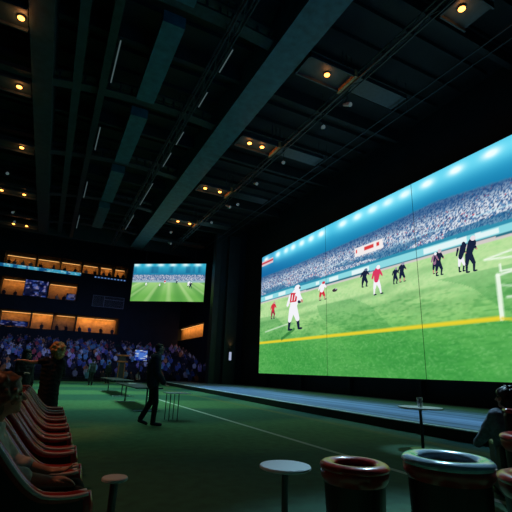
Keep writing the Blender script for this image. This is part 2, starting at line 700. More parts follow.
# small white spot heads
SPOTS = [(10.03, 13.5, 'right of the lattice truss between the first two lit panels'), (9.95, 20.4, 'right of the lattice truss past the second lit panel'), (9.95, 11.6, 'right of the lattice truss beside the nearest lit panel'), (10.13, 17.3, 'right of the lattice truss beside the second lit panel'), (10.34, 23.9, 'beside the third lit panel, the right one of a pair'), (9.9, 24.6, 'beside the third lit panel, the left one of a pair'), (10.04, 28.2, 'between the third and the farthest lit panel'), (7.9, 32.3, 'under the farthest lit panel, upper one'), (8.6, 35.4, 'under the farthest lit panel, lower one'), (-3.9, 27.1, 'left of the wide beam above the two-lamp panel'), (-4.0, 34.5, 'left of the wide beam between the two far panels'), (-4.04, 36.9, 'left of the wide beam just above the farthest panel')]
for x, y, lab in SPOTS:
    t = thing('spotlight', 'small white spotlight head ' + lab, 'spotlight', (x, y, 12.6), RNG.uniform(-.6, .6), 'spotlight heads under the roof')
    b = B()
    tube(b, [(0, 0, .12), (0, 0, 1.9)], .018, 6)
    tube(b, [(-.12, 0, .0), (-.12, 0, .14), (.12, 0, .14), (.12, 0, 0)], .014, 5)
    obj('yoke', b, M['steel'], t)
    b = B()
    tube(b, [(0, .20, .10), (0, .0, 0), (0, -.18, -.1)], [.06, .085, .10], 12)
    obj('head', b, M['white'], t)
    b = B()
    tube(b, [(0, -.19, -.105), (0, -.2, -.11)], .085, 12)
    obj('lens', b, M['stripglow'], t)


# ------------------------------------------------------------------ the big video wall
def srgb(a):
    a = np.clip(np.asarray(a, float) / 255, 0, 1)
    return np.where(a <= .04045, a / 12.92, ((a + .055) / 1.055) ** 2.4)


def mixc(c, col, k):
    k = np.clip(k, 0, 1)[..., None]
    return c * (1 - k) + np.asarray(col, float) * k


def vnoise(Y, Z, sy, sz, seed):
    rg = np.random.default_rng(seed)
    g_ = rg.random((512, 512))
    a, b = Y / sy + 100, Z / sz + 100
    ia, ib = np.floor(a).astype(int), np.floor(b).astype(int)
    fa, fb = a - ia, b - ib
    fa, fb = fa * fa * (3 - 2 * fa), fb * fb * (3 - 2 * fb)
    G = lambda i, j: g_[i % 512, j % 512]
    return (G(ia, ib) * (1 - fa) + G(ia + 1, ib) * fa) * (1 - fb) + (G(ia, ib + 1) * (1 - fa) + G(ia + 1, ib + 1) * fa) * fb


LIGHTS_Y = [29.0, 27.0, 25.7, 24.7, 23.5, 22.3, 21.1, 18.8, 17.4, 16.1, 14.9, 13.7, 12.3, 10.7, 9.0, 7.3, 5.6, 3.9]


def picture(Y, Z):
    """broadcast picture: Y metres along the wall, Z metres up"""
    sh = Y.shape + (3,)
    c = np.zeros(sh)
    # grass
    zz = np.clip((Z - 1.25) / 5.5, 0, 1)
    c[:] = (82, 166, 80)
    c = mixc(c, (124, 192, 104), (zz - .22) / .28)
    c = mixc(c, (186, 222, 158), (zz - .46) / .34)
    s = Y * .55 + (Z - 1.25) * 2.1
    band = np.sin(Y * .62 + (7 - Z) * .95 + 1.2 * vnoise(Y, Z, 3, 1.2, 3))
    c = mixc(c, (44, 132, 60), .30 * (band > .25) * (zz < .8))
    c = mixc(c, (190, 222, 150), .16 * (band < -.55))
    c = mixc(c, (36, 112, 48), .55 * np.clip(vnoise(Y, Z, .16, .09, 5) - .45, 0, 1) * (1.15 - zz))
    c = mixc(c, (130, 205, 120), .5 * np.clip(vnoise(Y + Z, Z, .22, .08, 6) - .5, 0, 1))
    c = mixc(c, (40, 120, 56), .35 * np.clip(vnoise(Y + Z * 1.5, Z, 2.2, .35, 9) - .55, 0, 1) * 2)
    c = mixc(c, (60, 156, 66), .5 * (Z < 3.55))
    c = mixc(c, (140, 206, 130), .45 * np.clip(vnoise(Y - Z * .8, Z, .10, .06, 15) - .55, 0, 1) * 2)
    c = mixc(c, (40, 128, 54), .45 * np.clip(vnoise(Y - Z * .8, Z, .30, .07, 16) - .55, 0, 1) * 2 * (zz < .7))
    # chalk and yellow lines
    c = mixc(c, (228, 206, 48), np.clip((.115 - np.abs(Z - 3.62)) / .05, 0, 1) * (Y > 9.5))

    def line(y0, z0, y1, z1, wd, col=(240, 248, 236), k=.9):
        nonlocal c
        dy, dz = y1 - y0, z1 - z0
        t = np.clip(((Y - y0) * dy + (Z - z0) * dz) / (dy * dy + dz * dz), 0, 1)
        d = np.hypot(Y - y0 - t * dy, Z - z0 - t * dz)
        c = mixc(c, col, k * np.clip((wd + .035 - d) / .05, 0, 1))
    line(9.45, 5.3, 9.5, 3.6, .085)
    line(9.45, 5.3, 6.0, 5.75, .03)
    line(9.9, 6.05, 5, 5.5, .026)
    line(9.9, 6.05, 7.2, 6.4, .026)
    line(9.3, 5.72, 9.3, 5.45, .035)
    line(9.3, 5.45, 5, 5.3, .03)
    line(9.2, 4.4, 5, 4.3, .025)
    line(9.4, 4.9, 5, 4.0, .03, k=.5)
    line(28.8, 4.45, 25.3, 4.8, .04, k=.6)
    line(24.5, 4.35, 26.2, 3.75, .10, (40, 110, 50), .7)
    line(9.5, 3.6, 3, 2.6, .05, (226, 205, 50), .8)
    # boards at the edge of the pitch
    zb = Z - (6.78 + .004 * (Y - 15))
    c = mixc(c, (206, 200, 196), (zb > 0) & (zb < .12))
    c = mixc(c, (38, 110, 130), (zb >= .12) & (zb < .2))
    c = mixc(c, (140, 214, 222), (zb >= .2) & (zb < .55))
    c = mixc(c, (236, 246, 246), ((zb >= .24) & (zb < .5)) * (vnoise(Y, Z * 0, .8, 1, 12) > .58) * .85)
    c = mixc(c, (46, 140, 170), (zb >= .55) & (zb < .72))
    # crowd
    up_ = zb >= .72
    n1 = RNG.random(Y.shape)
    n2 = RNG.random(Y.shape)
    cr_ = np.zeros(sh)
    cr_[:] = (88, 134, 178)
    cr_ = np.where((n1 > .48)[..., None], np.array((218, 226, 234.)), cr_)
    cr_ = np.where((n1 > .80)[..., None], np.array((150, 164, 190.)), cr_)
    cr_ = np.where((n1 < .22)[..., None], np.array((44, 74, 124.)), cr_)
    cr_ = np.where(((n2 > .985))[..., None], np.array((205, 70, 80.)), cr_)
    low = np.clip((8.05 - Z) / .25, 0, 1) * (vnoise(Y, Z, 2.5, .5, 20) > .3)
    cr_ = mixc(cr_, (26, 96, 140), .62 * low)
    cr_ = mixc(cr_, (30, 76, 128), np.clip((Z - 8.5) / .6, 0, 1) * .75)
    c = np.where(up_[..., None], cr_, c)
    c = mixc(c, (190, 230, 240), up_ * (np.abs(Z - 8.02) < .05) * (vnoise(Y, Z, 1.2, 1, 22) > .45) * .6)
    # far roof and sky glow
    top = 9.1 + .03 * np.sin(Y * .7) + .3 * np.clip((20 - Y) / 8, 0, 1) * np.clip((Y - 8) / 4, 0, 1)
    sky = Z > top
    k = np.clip((Z - top) / 1.5, 0, 1)
    sc = np.zeros(sh)
    sc[:] = (24, 124, 172)
    sc = mixc(sc, (52, 176, 216), k)
    sc = mixc(sc, (70, 190, 224), np.clip((k - .6) * 1.6, 0, 1))
    sc = mixc(sc, (18, 84, 150), np.clip((Y - 22) / 7, 0, 1) * .55)
    for i, ly in enumerate(LIGHTS_Y):
        wy = .36 if ly < 20 else .30
        d2 = ((Y - ly) / wy) ** 2 + ((Z - 10.54) / .17) ** 2
        sc = mixc(sc, (120, 226, 248), np.exp(-d2 / 9) * .85)
        sc = mixc(sc, (244, 254, 255), np.exp(-d2 * .8) * 1.3)
    c = np.where(sky[..., None], sc, c)
    c = mixc(c, (60, 120, 160), (np.abs(Z - top) < .04) * .6)
    # stand banner, red on white
    by = (Y - 16.65) / 1.15
    bz = (Z - 8.33) / .26
    inb = (np.abs(by) < 1) & (np.abs(bz + .0 * by) < 1)
    c = mixc(c, (238, 232, 232), inb)
    c = mixc(c, (214, 60, 62), inb * (np.abs(bz - .25) < .42) * (np.abs(by) < .9) * (vnoise(Y, Z * 0, .13, 1, 30) > .33))
    tr = (Y > 27.8) & (np.abs(Z - 10.3) < .2)
    c = mixc(c, (216, 196, 204), tr)
    c = mixc(c, (200, 66, 80), tr * (np.abs(Z - 10.3) < .09))
    return srgb(c)


def picture_mesh(name, us, vs, P, F, mt):
    """grid of points P(u,v) coloured by F(u,v)"""
    U, V = np.meshgrid(us, vs, indexing='ij')
    co = P(U, V).reshape(-1, 3)
    nu, nv = len(us), len(vs)
    idx = np.arange(nu * nv).reshape(nu, nv)
    q = np.stack([idx[:-1, :-1], idx[1:, :-1], idx[1:, 1:], idx[:-1, 1:]], -1).reshape(-1, 4)
    me = bpy.data.meshes.new(name)
    me.from_pydata(co.tolist(), [], q.tolist())
    at = me.attributes.new('picture', 'FLOAT_COLOR', 'POINT')
    rgba = np.concatenate([F(U, V).reshape(-1, 3), np.ones((nu * nv, 1))], 1)
    at.data.foreach_set('color', rgba.ravel().astype(np.float32))
    me.materials.append(mt)
    return me


SX = 15.55
vw = thing('video_wall', 'huge video wall showing an american football game above the stage', 'screen', (SX, 29.75, .24))
O = np.array((SX, 29.75, .24))
EDG = [29.75, 20.65, 13.3, 6.2]
for a, bq in zip(EDG, EDG[1:]):
    us = np.arange(0, 1.00001, 1 / round((a - bq - .03) / .055)) * (bq - a + .03) + a - .015
    vs = np.linspace(1.25, 10.92, 178)
    me = picture_mesh('display_panel', us, vs, lambda U, V: np.stack([np.full_like(U, SX - .1), U, V], -1) - O, picture, M['picture'])
    obj('display_panel', me, M['picture'], vw)
b = B()
box(b, (0, -23.5, .95), (.3, .06, 10.74))
obj('cabinet', b, M['black'], vw)
b = B()
for lo, hi in (((-.12, -23.5, .93), (.02, .1, 1.0)), ((-.12, -23.5, 10.69), (.02, .1, 10.76)), ((-.12, .01, .93), (.02, .1, 10.76))):
    box(b, lo, hi)
obj('bezel', b, M['black'], vw)
b = B()
for y in (-21, -16, -11, -6, -1):
    box(b, (.02, y, 0), (.28, y + .2, .95))
obj('support_leg', b, M['black'], vw)

PM = {}


def pm(rgb):
    if rgb not in PM:
        PM[rgb] = emat('pictured_%d' % len(PM), rgb, SCREEN_GAIN)
    return PM[rgb]


def pictured(parent, origin, name, shapes, label=None, stretch=1.0, place=None):
    """flat figure lying on a display surface; shapes = (rgb, kind, data) in metres right (r) and up (z)"""
    b = B()
    mats = []
    for i, (rgb, kind, dat) in enumerate(shapes):
        mt = pm(rgb)
        if mt not in mats:
            mats.append(mt)
        mi = mats.index(mt)
        off = .012 + i * .0015
        pts = []
        if kind == 'e':
            cx, cz, rx, rz = dat
            pts = [(cx + rx * math.cos(t), cz + rz * math.sin(t)) for t in np.linspace(0, 2 * PI, 14, endpoint=False)]
        elif kind == 'p':
            pts = dat
        else:
            (ax, az), (bx, bz), ra, rb = dat
            d = math.atan2(bz - az, bx - ax)
            pts = [(ax + ra * math.cos(t), az + ra * math.sin(t)) for t in np.linspace(d + PI / 2, d + 1.5 * PI, 6)]
            pts += [(bx + rb * math.cos(t), bz + rb * math.sin(t)) for t in np.linspace(d - PI / 2, d + PI / 2, 6)]
        f = b.faces.new([b.verts.new(place(px * stretch, pz, off)) for px, pz in pts])
        f.material_index = mi
    o = obj(name, b, mats, parent)
    if label:
        o['label'] = label
    return o


def on_wall(Yc, zc):
    # r > 0 is towards the camera end of the wall (right in the picture)
    return lambda r, z, off: (-.1 - off, Yc - r - 29.75, zc + z - .24)


W_, RD, DK, SK = (238, 238, 244), (206, 48, 66), (24, 34, 60), (196, 150, 130)


def runner(h, jersey, pants, sock, helmet, lean=.06, stride=.16, flip=1):
    f_ = flip
    return [
        (sock, 'c', ((-.10 * f_ * h, .27 * h), (-.13 * f_ * h, .03 * h), .045 * h, .03 * h)),
        (sock, 'c', ((.13 * f_ * h, .25 * h), (stride * f_ * h, .03 * h), .045 * h, .03 * h)),
        (DK, 'e', (-.09 * f_ * h, .02 * h, .07 * h, .025 * h)),
        (DK, 'e', ((stride + .04) * f_ * h, .02 * h, .07 * h, .025 * h)),
        (pants, 'c', ((-.03 * f_ * h, .50 * h), (-.10 * f_ * h, .24 * h), .09 * h, .055 * h)),
        (pants, 'c', ((.03 * f_ * h, .50 * h), (.13 * f_ * h, .24 * h), .09 * h, .055 * h)),
        (jersey, 'c', ((0, .52 * h), (lean * f_ * h, .80 * h), .10 * h, .135 * h)),
        (jersey, 'c', ((-.08 * f_ * h, .80 * h), (-.17 * f_ * h, .60 * h), .05 * h, .035 * h)),
        (jersey, 'c', ((.15 * f_ * h, .80 * h), (.24 * f_ * h, .64 * h), .05 * h, .035 * h)),
        (SK, 'e', (.26 * f_ * h, .61 * h, .03 * h, .03 * h)),
        (helmet, 'e', ((lean + .05) * f_ * h, .93 * h, .085 * h, .075 * h)),
    ]


def put(name, Yc, z0, h, stretch, label, *a, **k):
    return pictured(vw, O, name, runner(h, *a, **k), label, stretch, on_wall(Yc, z0))


A_ = runner(3.15, W_, W_, DK, W_, lean=.08)
A_ += [(RD, 'p', [(-.32, 2.05), (.30, 2.0), (.42, 2.62), (-.22, 2.75)]), (W_, 'c', ((-.12, 2.15), (-.06, 2.55), .04, .04)), (W_, 'c', ((.12, 2.15), (.22, 2.55), .04, .04)),
       (DK, 'e', (.60, 1.95, .18, .12)), (W_, 'c', ((.38, 2.55), (.72, 2.05), .15, .11)), (SK, 'e', (.78, 1.98, .10, .1)), (W_, 'e', (.40, 2.98, .27, .23)), (DK, 'p', [(.55, 2.86), (.70, 2.86), (.68, 3.02), (.58, 3.02)])]
pictured(vw, O, 'pictured_player', A_, 'large pictured player in white with red number running at the left', 1.45, on_wall(24.6, 4.28))
put('pictured_player', 27.6, 5.38, 1.35, 1.5, 'small pictured player in red at the far left of the game', RD, (150, 50, 66), (120, 70, 80), (200, 150, 150), stride=.06)
put('pictured_player', 21.1, 5.95, 1.22, 1.6, 'pictured player in white and red beside the left panel seam', W_, RD, SK, RD)
put('pictured_player', 17.05, 6.13, 1.05, 1.5, 'pictured player in dark kit left of the white-and-red one', DK, DK, DK, (90, 110, 140), stride=.08)
put('pictured_player', 16.1, 5.54, 1.62, 1.1, 'pictured player with crimson jersey and white trousers mid field', (214, 56, 96), W_, W_, W_)
put('pictured_player', 14.3, 5.92, 1.0, 1.2, 'pictured dark player, right one of two near the right seam', DK, DK, SK, (150, 150, 170), stride=.1)
put('pictured_player', 14.75, 5.9, .85, 1.2, 'pictured dark player, left one of two near the right seam', DK, DK, DK, (150, 150, 170), stride=.05)
put('pictured_player', 12.1, 5.82, 1.22, 1.0, 'pictured player in navy with red and white shoulders', DK, DK, DK, (206, 190, 200), stride=.08)
put('pictured_player', 12.3, 5.95, 1.0, .9, 'pictured player in white and red close behind the navy one', (150, 110, 140), DK, SK, W_, stride=.06)
put('pictured_player', 10.55, 5.66, 1.55, .95, 'pictured bending player in dark navy at the right', DK, DK, DK, (230, 220, 226), lean=.14, stride=.10)
put('pictured_player', 10.95, 5.76, 1.3, .8, 'pictured player in dark navy and white grappling at the right', DK, W_, DK, DK, lean=.16, stride=.05)
pictured(vw, O, 'pictured_ball', [((60, 50, 60), 'e', (0, 0, .26, .11)), ((200, 200, 210), 'e', (.12, .06, .08, .04))], 'pictured ball in flight near the left seam', 1.0, on_wall(19.75, 6.4))

# ------------------------------------------------------------------ hanging screen
p0, p1 = Vector((6.4, 40.0, 0)), Vector((12.5, 35.7, 0))
du = (p1 - p0)
SW = du.length
ang = math.atan2(du.y, du.x)
SZ, SH = 7.46, 3.85
hs = thing('hanging_screen', 'smaller screen hung in front of the stand, showing the same game', 'screen', (p0.x, p0.y, SZ), ang)


def picture2(U, V):
    c = np.zeros(U.shape + (3,))
    v = V / SH
    c[:] = (110, 176, 84)
    c = mixc(c, (160, 206, 130), (v - .15) / .35)
    c = mixc(c, (70, 140, 62), .6 * np.clip(np.abs(np.sin((U - SW / 2) / (.55 + 1.3 * (.55 - v)) * 1.4)) - .62, 0, 1) * 2.2)
    c = mixc(c, (206, 226, 170), .45 * np.clip(np.sin((U - SW / 2) / (.25 + 1.0 * (.60 - v)) * 2.3 + 1) - .55, 0, 1) * 2)
    c = mixc(c, (150, 180, 190), (v > .50) & (v < .56))
    n1 = RNG.random(U.shape)
    cw = np.zeros(c.shape)
    cw[:] = (96, 130, 170)
    cw = np.where((n1 > .6)[..., None], np.array((190, 196, 210.)), cw)
    cw = np.where((n1 < .25)[..., None], np.array((50, 80, 130.)), cw)
    c = np.where(((v >= .55) & (v < .70))[..., None], cw, c)
    c = mixc(c, (28, 120, 160), v >= .70)
    c = mixc(c, (50, 170, 200), (v >= .70) * np.clip((v - .7) / .2, 0, 1))
    c = mixc(c, (225, 248, 252), np.exp(-((v - .96) / .05) ** 2) * (.5 + .5 * np.sin(U * 5)))
    c = mixc(c, (18, 86, 130), (v > .75) * (v < .92) * np.clip(vnoise(U, V, .25, 1.5, 41) - .45, 0, 1) * 1.2)
    return srgb(c)


me = picture_mesh('display_face', np.linspace(.06, SW - .06, 150), np.linspace(.06, SH - .06, 80), lambda U, V: np.stack([U, np.full_like(U, -.02), V], -1), picture2, M['picture'])
obj('display_face', me, M['picture'], hs)
b = B()
box(b, (0, 0, 0), (SW, .25, SH))
obj('cabinet', b, M['black'], hs)
b = B()
for lo, hi in (((0, -.05, 0), (SW, 0, .06)), ((0, -.05, SH - .06), (SW, 0, SH)), ((0, -.05, .06), (.06, 0, SH - .06)), ((SW - .06, -.05, .06), (SW, 0, SH - .06))):
    box(b, lo, hi)
obj('bezel', b, M['black'], hs)
for x in (1.2, SW - 1.2):
    b = B()
    tube(b, [(x, .12, SH), (x, .12, 14.4 - SZ)], .03, 6)
    obj('hanging_cable', b, M['steel'], hs)
for (u, v, h, j, lab) in ((1.5, 1.55, .35, W_, 'tiny pictured player in white at the left'), (2.9, 1.5, .3, W_, None), (3.4, 1.75, .4, RD, 'tiny pictured player in red'), (4.6, 1.78, .34, DK, 'tiny pictured player in dark kit'), (6.0, 1.35, .6, DK, 'larger pictured dark player at the right'), (5.8, 1.5, .55, W_, None)):
    pictured(hs, None, 'pictured_player', runner(h, j, W_ if j != DK else DK, DK, W_), lab, 1.2, lambda r, z, off, u=u, v=v: (u + r, -.02 - off, v + z))

# wall sconce on the pilaster
sx, sy = 14.48, 33.55
t = thing('wall_sconce', 'white lit wall sconce with warm glow above it on the pilaster', 'wall lamp', (sx, sy, 2.2))
b = B()
box(b, (-.16, -.10, -.05), (.16, 0, 1.0), bev=.02)
obj('backplate', b, M['steel'], t)
b = B()
box(b, (-.11, -.15, .05), (.11, -.10, .75), bev=.02)
obj('lit_panel', b, emat('sconce_white', (200, 215, 250), .6), t)
b = B()
lathe(b, [(.0, 1.0), (.10, 1.0), (.13, 1.12), (.11, 1.12), (.0, 1.04)], 16, (0, -.12, 0))
obj('uplight_cup', b, M['steel'], t)
b = B()
ellipsoid(b, (0, -.12, 1.09), (.07, .07, .04))
obj('bulb', b, M['warmstrip'], t)
light('sconce_lamp', 'SPOT', (sx, sy - .16, 3.32), 26, (1, .38, .12), (sx, sy + .12, 5), .05, None, 80, .8)

# ------------------------------------------------------------------ the far stand
SF = 60.0
bm = B()
NROW = 24
Y0 = 40.5
PITCH = (SF - Y0) / NROW


def row_z(i):
    return .10 + 4.2 * (i / NROW) ** 1.1


for i in range(NROW):
    box(bm, (-12, Y0 + i * PITCH, 0), (18.4, Y0 + (i + 1) * PITCH, row_z(i)))
struct('grandstand_terrace', bm, M['concrete'])
XL, XR = -12.0, 18.5
XW = 17.3
for z0, z1, xa, xb in ((4.4, 5.8, XL, XW), (8.0, 9.85, XL, XW), (12.25, 13.9, XL, XW), (15.6, 24, XL, XW), (5.8, 8.0, 8.6, XW), (9.85, 12.25, 2.6, XW), (13.9, 15.6, 9.0, XW)):
    bm = B()
    box(bm, (xa, SF, z0), (xb, SF + .3, z1))
    struct('grandstand_wall', bm, M['navy'])
for z in (5.8, 9.85, 13.9):
    bm = B()
    box(bm, (XL, SF + .3, z - .15), (XW, SF + 3.2, z))
    struct('grandstand_floor', bm, M['navy'])
for z in (8.0, 12.25, 15.6):
    bm = B()
    box(bm, (XL, SF + .3, z), (XW, SF + 3.2, z + .15))
    struct('grandstand_ceiling', bm, M['navy'])
bm = B()
box(bm, (XL, SF + 3.0, 5.6), (XW, SF + 3.2, 15.8))
struct('grandstand_backwall', bm, M['suite'])
for z0, z1, xs in ((9.85, 12.25, (-9.4, -6.85, -3.9, -1.2, 2.5)), (5.8, 8.0, (-9.4, -6.2, -2.6, .05, 2.9, 8.5)), (13.9, 15.6, (-9.4, -7.0, -3.2, -.2, 2.6, 5.0, 7.0, 8.9))):
    for x in xs:
        bm = B()
        box(bm, (x, SF + .3, z0), (x + .12, SF + 3, z1))
        struct('grandstand_partition', bm, M['navy'])
# side wing of the bowl, turned towards the pitch
bm = B()
for z0, z1 in ((0, 5.75), (7.7, 24)):
    box(bm, (18.5, 44, z0), (18.8, 66, z1))
box(bm, (18.8, 44, 5.6), (19.5, 66, 5.75))
box(bm, (18.8, 44, 7.7), (19.5, 66, 7.85))
box(bm, (18.5, 44, 5.75), (19.5, 52.4, 7.7))
box(bm, (18.5, 65.5, 5.75), (19.5, 66, 7.7))
struct('grandstand_wing', bm, M['navy'])
bm = B()
box(bm, (19.4, 52.4, 5.75), (19.55, 65.5, 7.7))
struct('grandstand_wing_backwall', bm, M['suite'])

ORANGE = (1, .42, .10)


def suite_strip(x0, x1, z, e, label):
    t = thing('suite_strip_light', label, 'strip light', ((x0 + x1) / 2, SF + 2.5, z), 0, 'strip lights in the stand')
    b = B()
    box(b, (-(x1 - x0) / 2, -.04, -.06), ((x1 - x0) / 2, .04, .0))
    obj('batten', b, M['warmstrip'], t)
    light('suite_lamp', 'AREA', ((x0 + x1) / 2, SF + 2.3, z - .12), e * 1.5, ORANGE, ((x0 + x1) / 2, SF + 3.0, z - 1.3), x1 - x0, .1)


suite_strip(-6.6, -4.0, 12.22, 10, 'warm strip light in the middle-tier suite left of the blue screen')
suite_strip(-1.0, 2.4, 12.22, 9, 'warm strip light in the middle-tier suite right of the blue screen')
suite_strip(-6.1, -2.7, 7.97, 9, 'warm strip light in the lower-tier suite at the frame edge')
suite_strip(-2.5, .0, 7.97, 14, 'warm strip light in the second lower-tier suite')
suite_strip(.5, 2.8, 7.97, 4, 'dim warm strip light in the middle lower-tier suite')
suite_strip(3.2, 5.4, 7.97, 18, 'bright warm strip light in the lower-tier suite right of the dark one')
suite_strip(5.6, 8.2, 7.97, 18, 'bright warm strip light in the rightmost lower-tier suite')
for i, (xa, xb) in enumerate(((-6.8, -3.4), (-3.0, -.4), (0, 2.4), (2.9, 4.8), (5.2, 6.8), (7.2, 8.7))):
    suite_strip(xa, xb, 15.56, 4.5, f'warm strip light on the top concourse, {ordinal[i] if i else "first"} bay from the left')
t = thing('wing_strip_light', 'warm strip light in the suite of the stand wing below the hanging screen', 'strip light', (19.25, 58.9, 7.69))
b = B()
box(b, (-.04, -6.3, -.04), (.04, 6.3, 0))
obj('batten', b, M['warmstrip'], t)
light('wing_lamp', 'AREA', (18.75, 59, 7.55), 110, ORANGE, (19.4, 59, 6.5), 11, .1)


# LED ribbon under the concourse
def ribbon_col(U, V):
    c = np.zeros(U.shape + (3,))
    c[:] = (20, 96, 150)
    c = mixc(c, (70, 190, 225), (vnoise(U, V * 0, .5, 1, 50) > .45) * .9)
    c = mixc(c, (200, 240, 250), (vnoise(U, V, .22, .15, 51) > .68) * .7)
    return srgb(c) * .62


t = thing('ribbon_display', 'bright blue ribbon display along the top concourse of the stand', 'display', (-12, SF - .13, 13.42))
me = picture_mesh('display_strip', np.linspace(0, 14.6, 260), np.linspace(0, .42, 9), lambda U, V: np.stack([U, np.zeros_like(U), V], -1), ribbon_col, M['picture'])
obj('display_strip', me, M['picture'], t)
b = B()
box(b, (-.0, .01, -.03), (14.65, .12, .45))
obj('casing', b, M['black'], t)
# thin dotted lights further right
t = thing('ribbon_display', 'short dim ribbon of dotted lights right of the bright blue one', 'display', (4.4, SF - .11, 13.45))
me = picture_mesh('display_strip', np.linspace(0, 4.4, 90), np.linspace(0, .18, 4), lambda U, V: np.stack([U, np.zeros_like(U), V], -1), lambda U, V: srgb(np.where((np.sin(U * 14) > .2)[..., None], np.array((90, 130, 190.)), np.array((8, 20, 40.)))), M['picture'])
obj('display_strip', me, M['picture'], t)
b = B()
box(b, (0, .01, -.03), (4.4, .1, .21))
obj('casing', b, M['black'], t)


def suite_tv(x0, x1, z0, z1, seed, label, k=.45):
    t = thing('suite_screen', label, 'screen', (x0, SF - .02, z0))
    w_, h_ = x1 - x0, z1 - z0

    def F(U, V):
        c = np.zeros(U.shape + (3,))
        c[:] = (26, 40, 110)
        c = mixc(c, (90, 120, 210), (vnoise(U, V, .5, .25, seed) > .5) * .8)
        c = mixc(c, (180, 170, 220), (vnoise(U, V, .3, .18, seed + 1) > .68) * .8)
        c = mixc(c, (10, 14, 40), (vnoise(U, V, .4, .3, seed + 2) > .6) * .8)
        return srgb(c) * k
    me = picture_mesh('display_face', np.linspace(.05, w_ - .05, 40), np.linspace(.05, h_ - .05, 24), lambda U, V: np.stack([U, np.full_like(U, -.06), V], -1), F, M['picture'])
    obj('display_face', me, M['picture'], t)
    b = B()
    box(b, (0, -.05, 0), (w_, .02, h_))
    obj('casing', b, M['black'], t)


suite_tv(-3.95, -1.15, 9.9, 12.1, 60, 'blue screen between two orange-lit suites of the middle tier')
suite_tv(1.2, 2.4, 9.9, 10.8, 64, 'small blue screen at the right end of the middle tier', .25)
suite_tv(-5.8, -2.7, 5.9, 6.6, 68, 'low blue screen in the lower tier at the frame edge', .30)
# dark glazed box with a pale frame
t = thing('suite_window', 'dark glazed box with thin pale frame at the right of the middle tier', 'window', (4.6, SF - .05, 9.4))
b = B()
for lo, hi in (((0, 0, 0), (.06, .05, 1.6)), ((4.2, 0, 0), (4.26, .05, 1.6)), ((0, 0, 1.54), (4.26, .05, 1.6)), ((1.5, 0, 0), (1.56, .05, 1.6)), ((0, 0, 0), (4.26, .05, .05)), ((1.5, 0, 1.1), (4.2, .05, 1.15))):
    box(b, lo, hi)
obj('window_frame', b, mat('pale_frame', (.35, .42, .48), .5), t)
b = B()
box(b, (.06, .02, .05), (4.2, .03, 1.54))
obj('pane', b, M['glass'], t)

# tan barrier of the aisle at the left of the stand
b = B()
extrude_poly(b, [(-8.4, 2.4), (-8.4, 4.4), (-4.6, 3.3), (-4.4, 2.2)], 49.3, 49.4, 'xz')
tag(obj('aisle_barrier', b, M['wood']), 'sloping tan barrier of the stand aisle at the left edge', 'barrier')


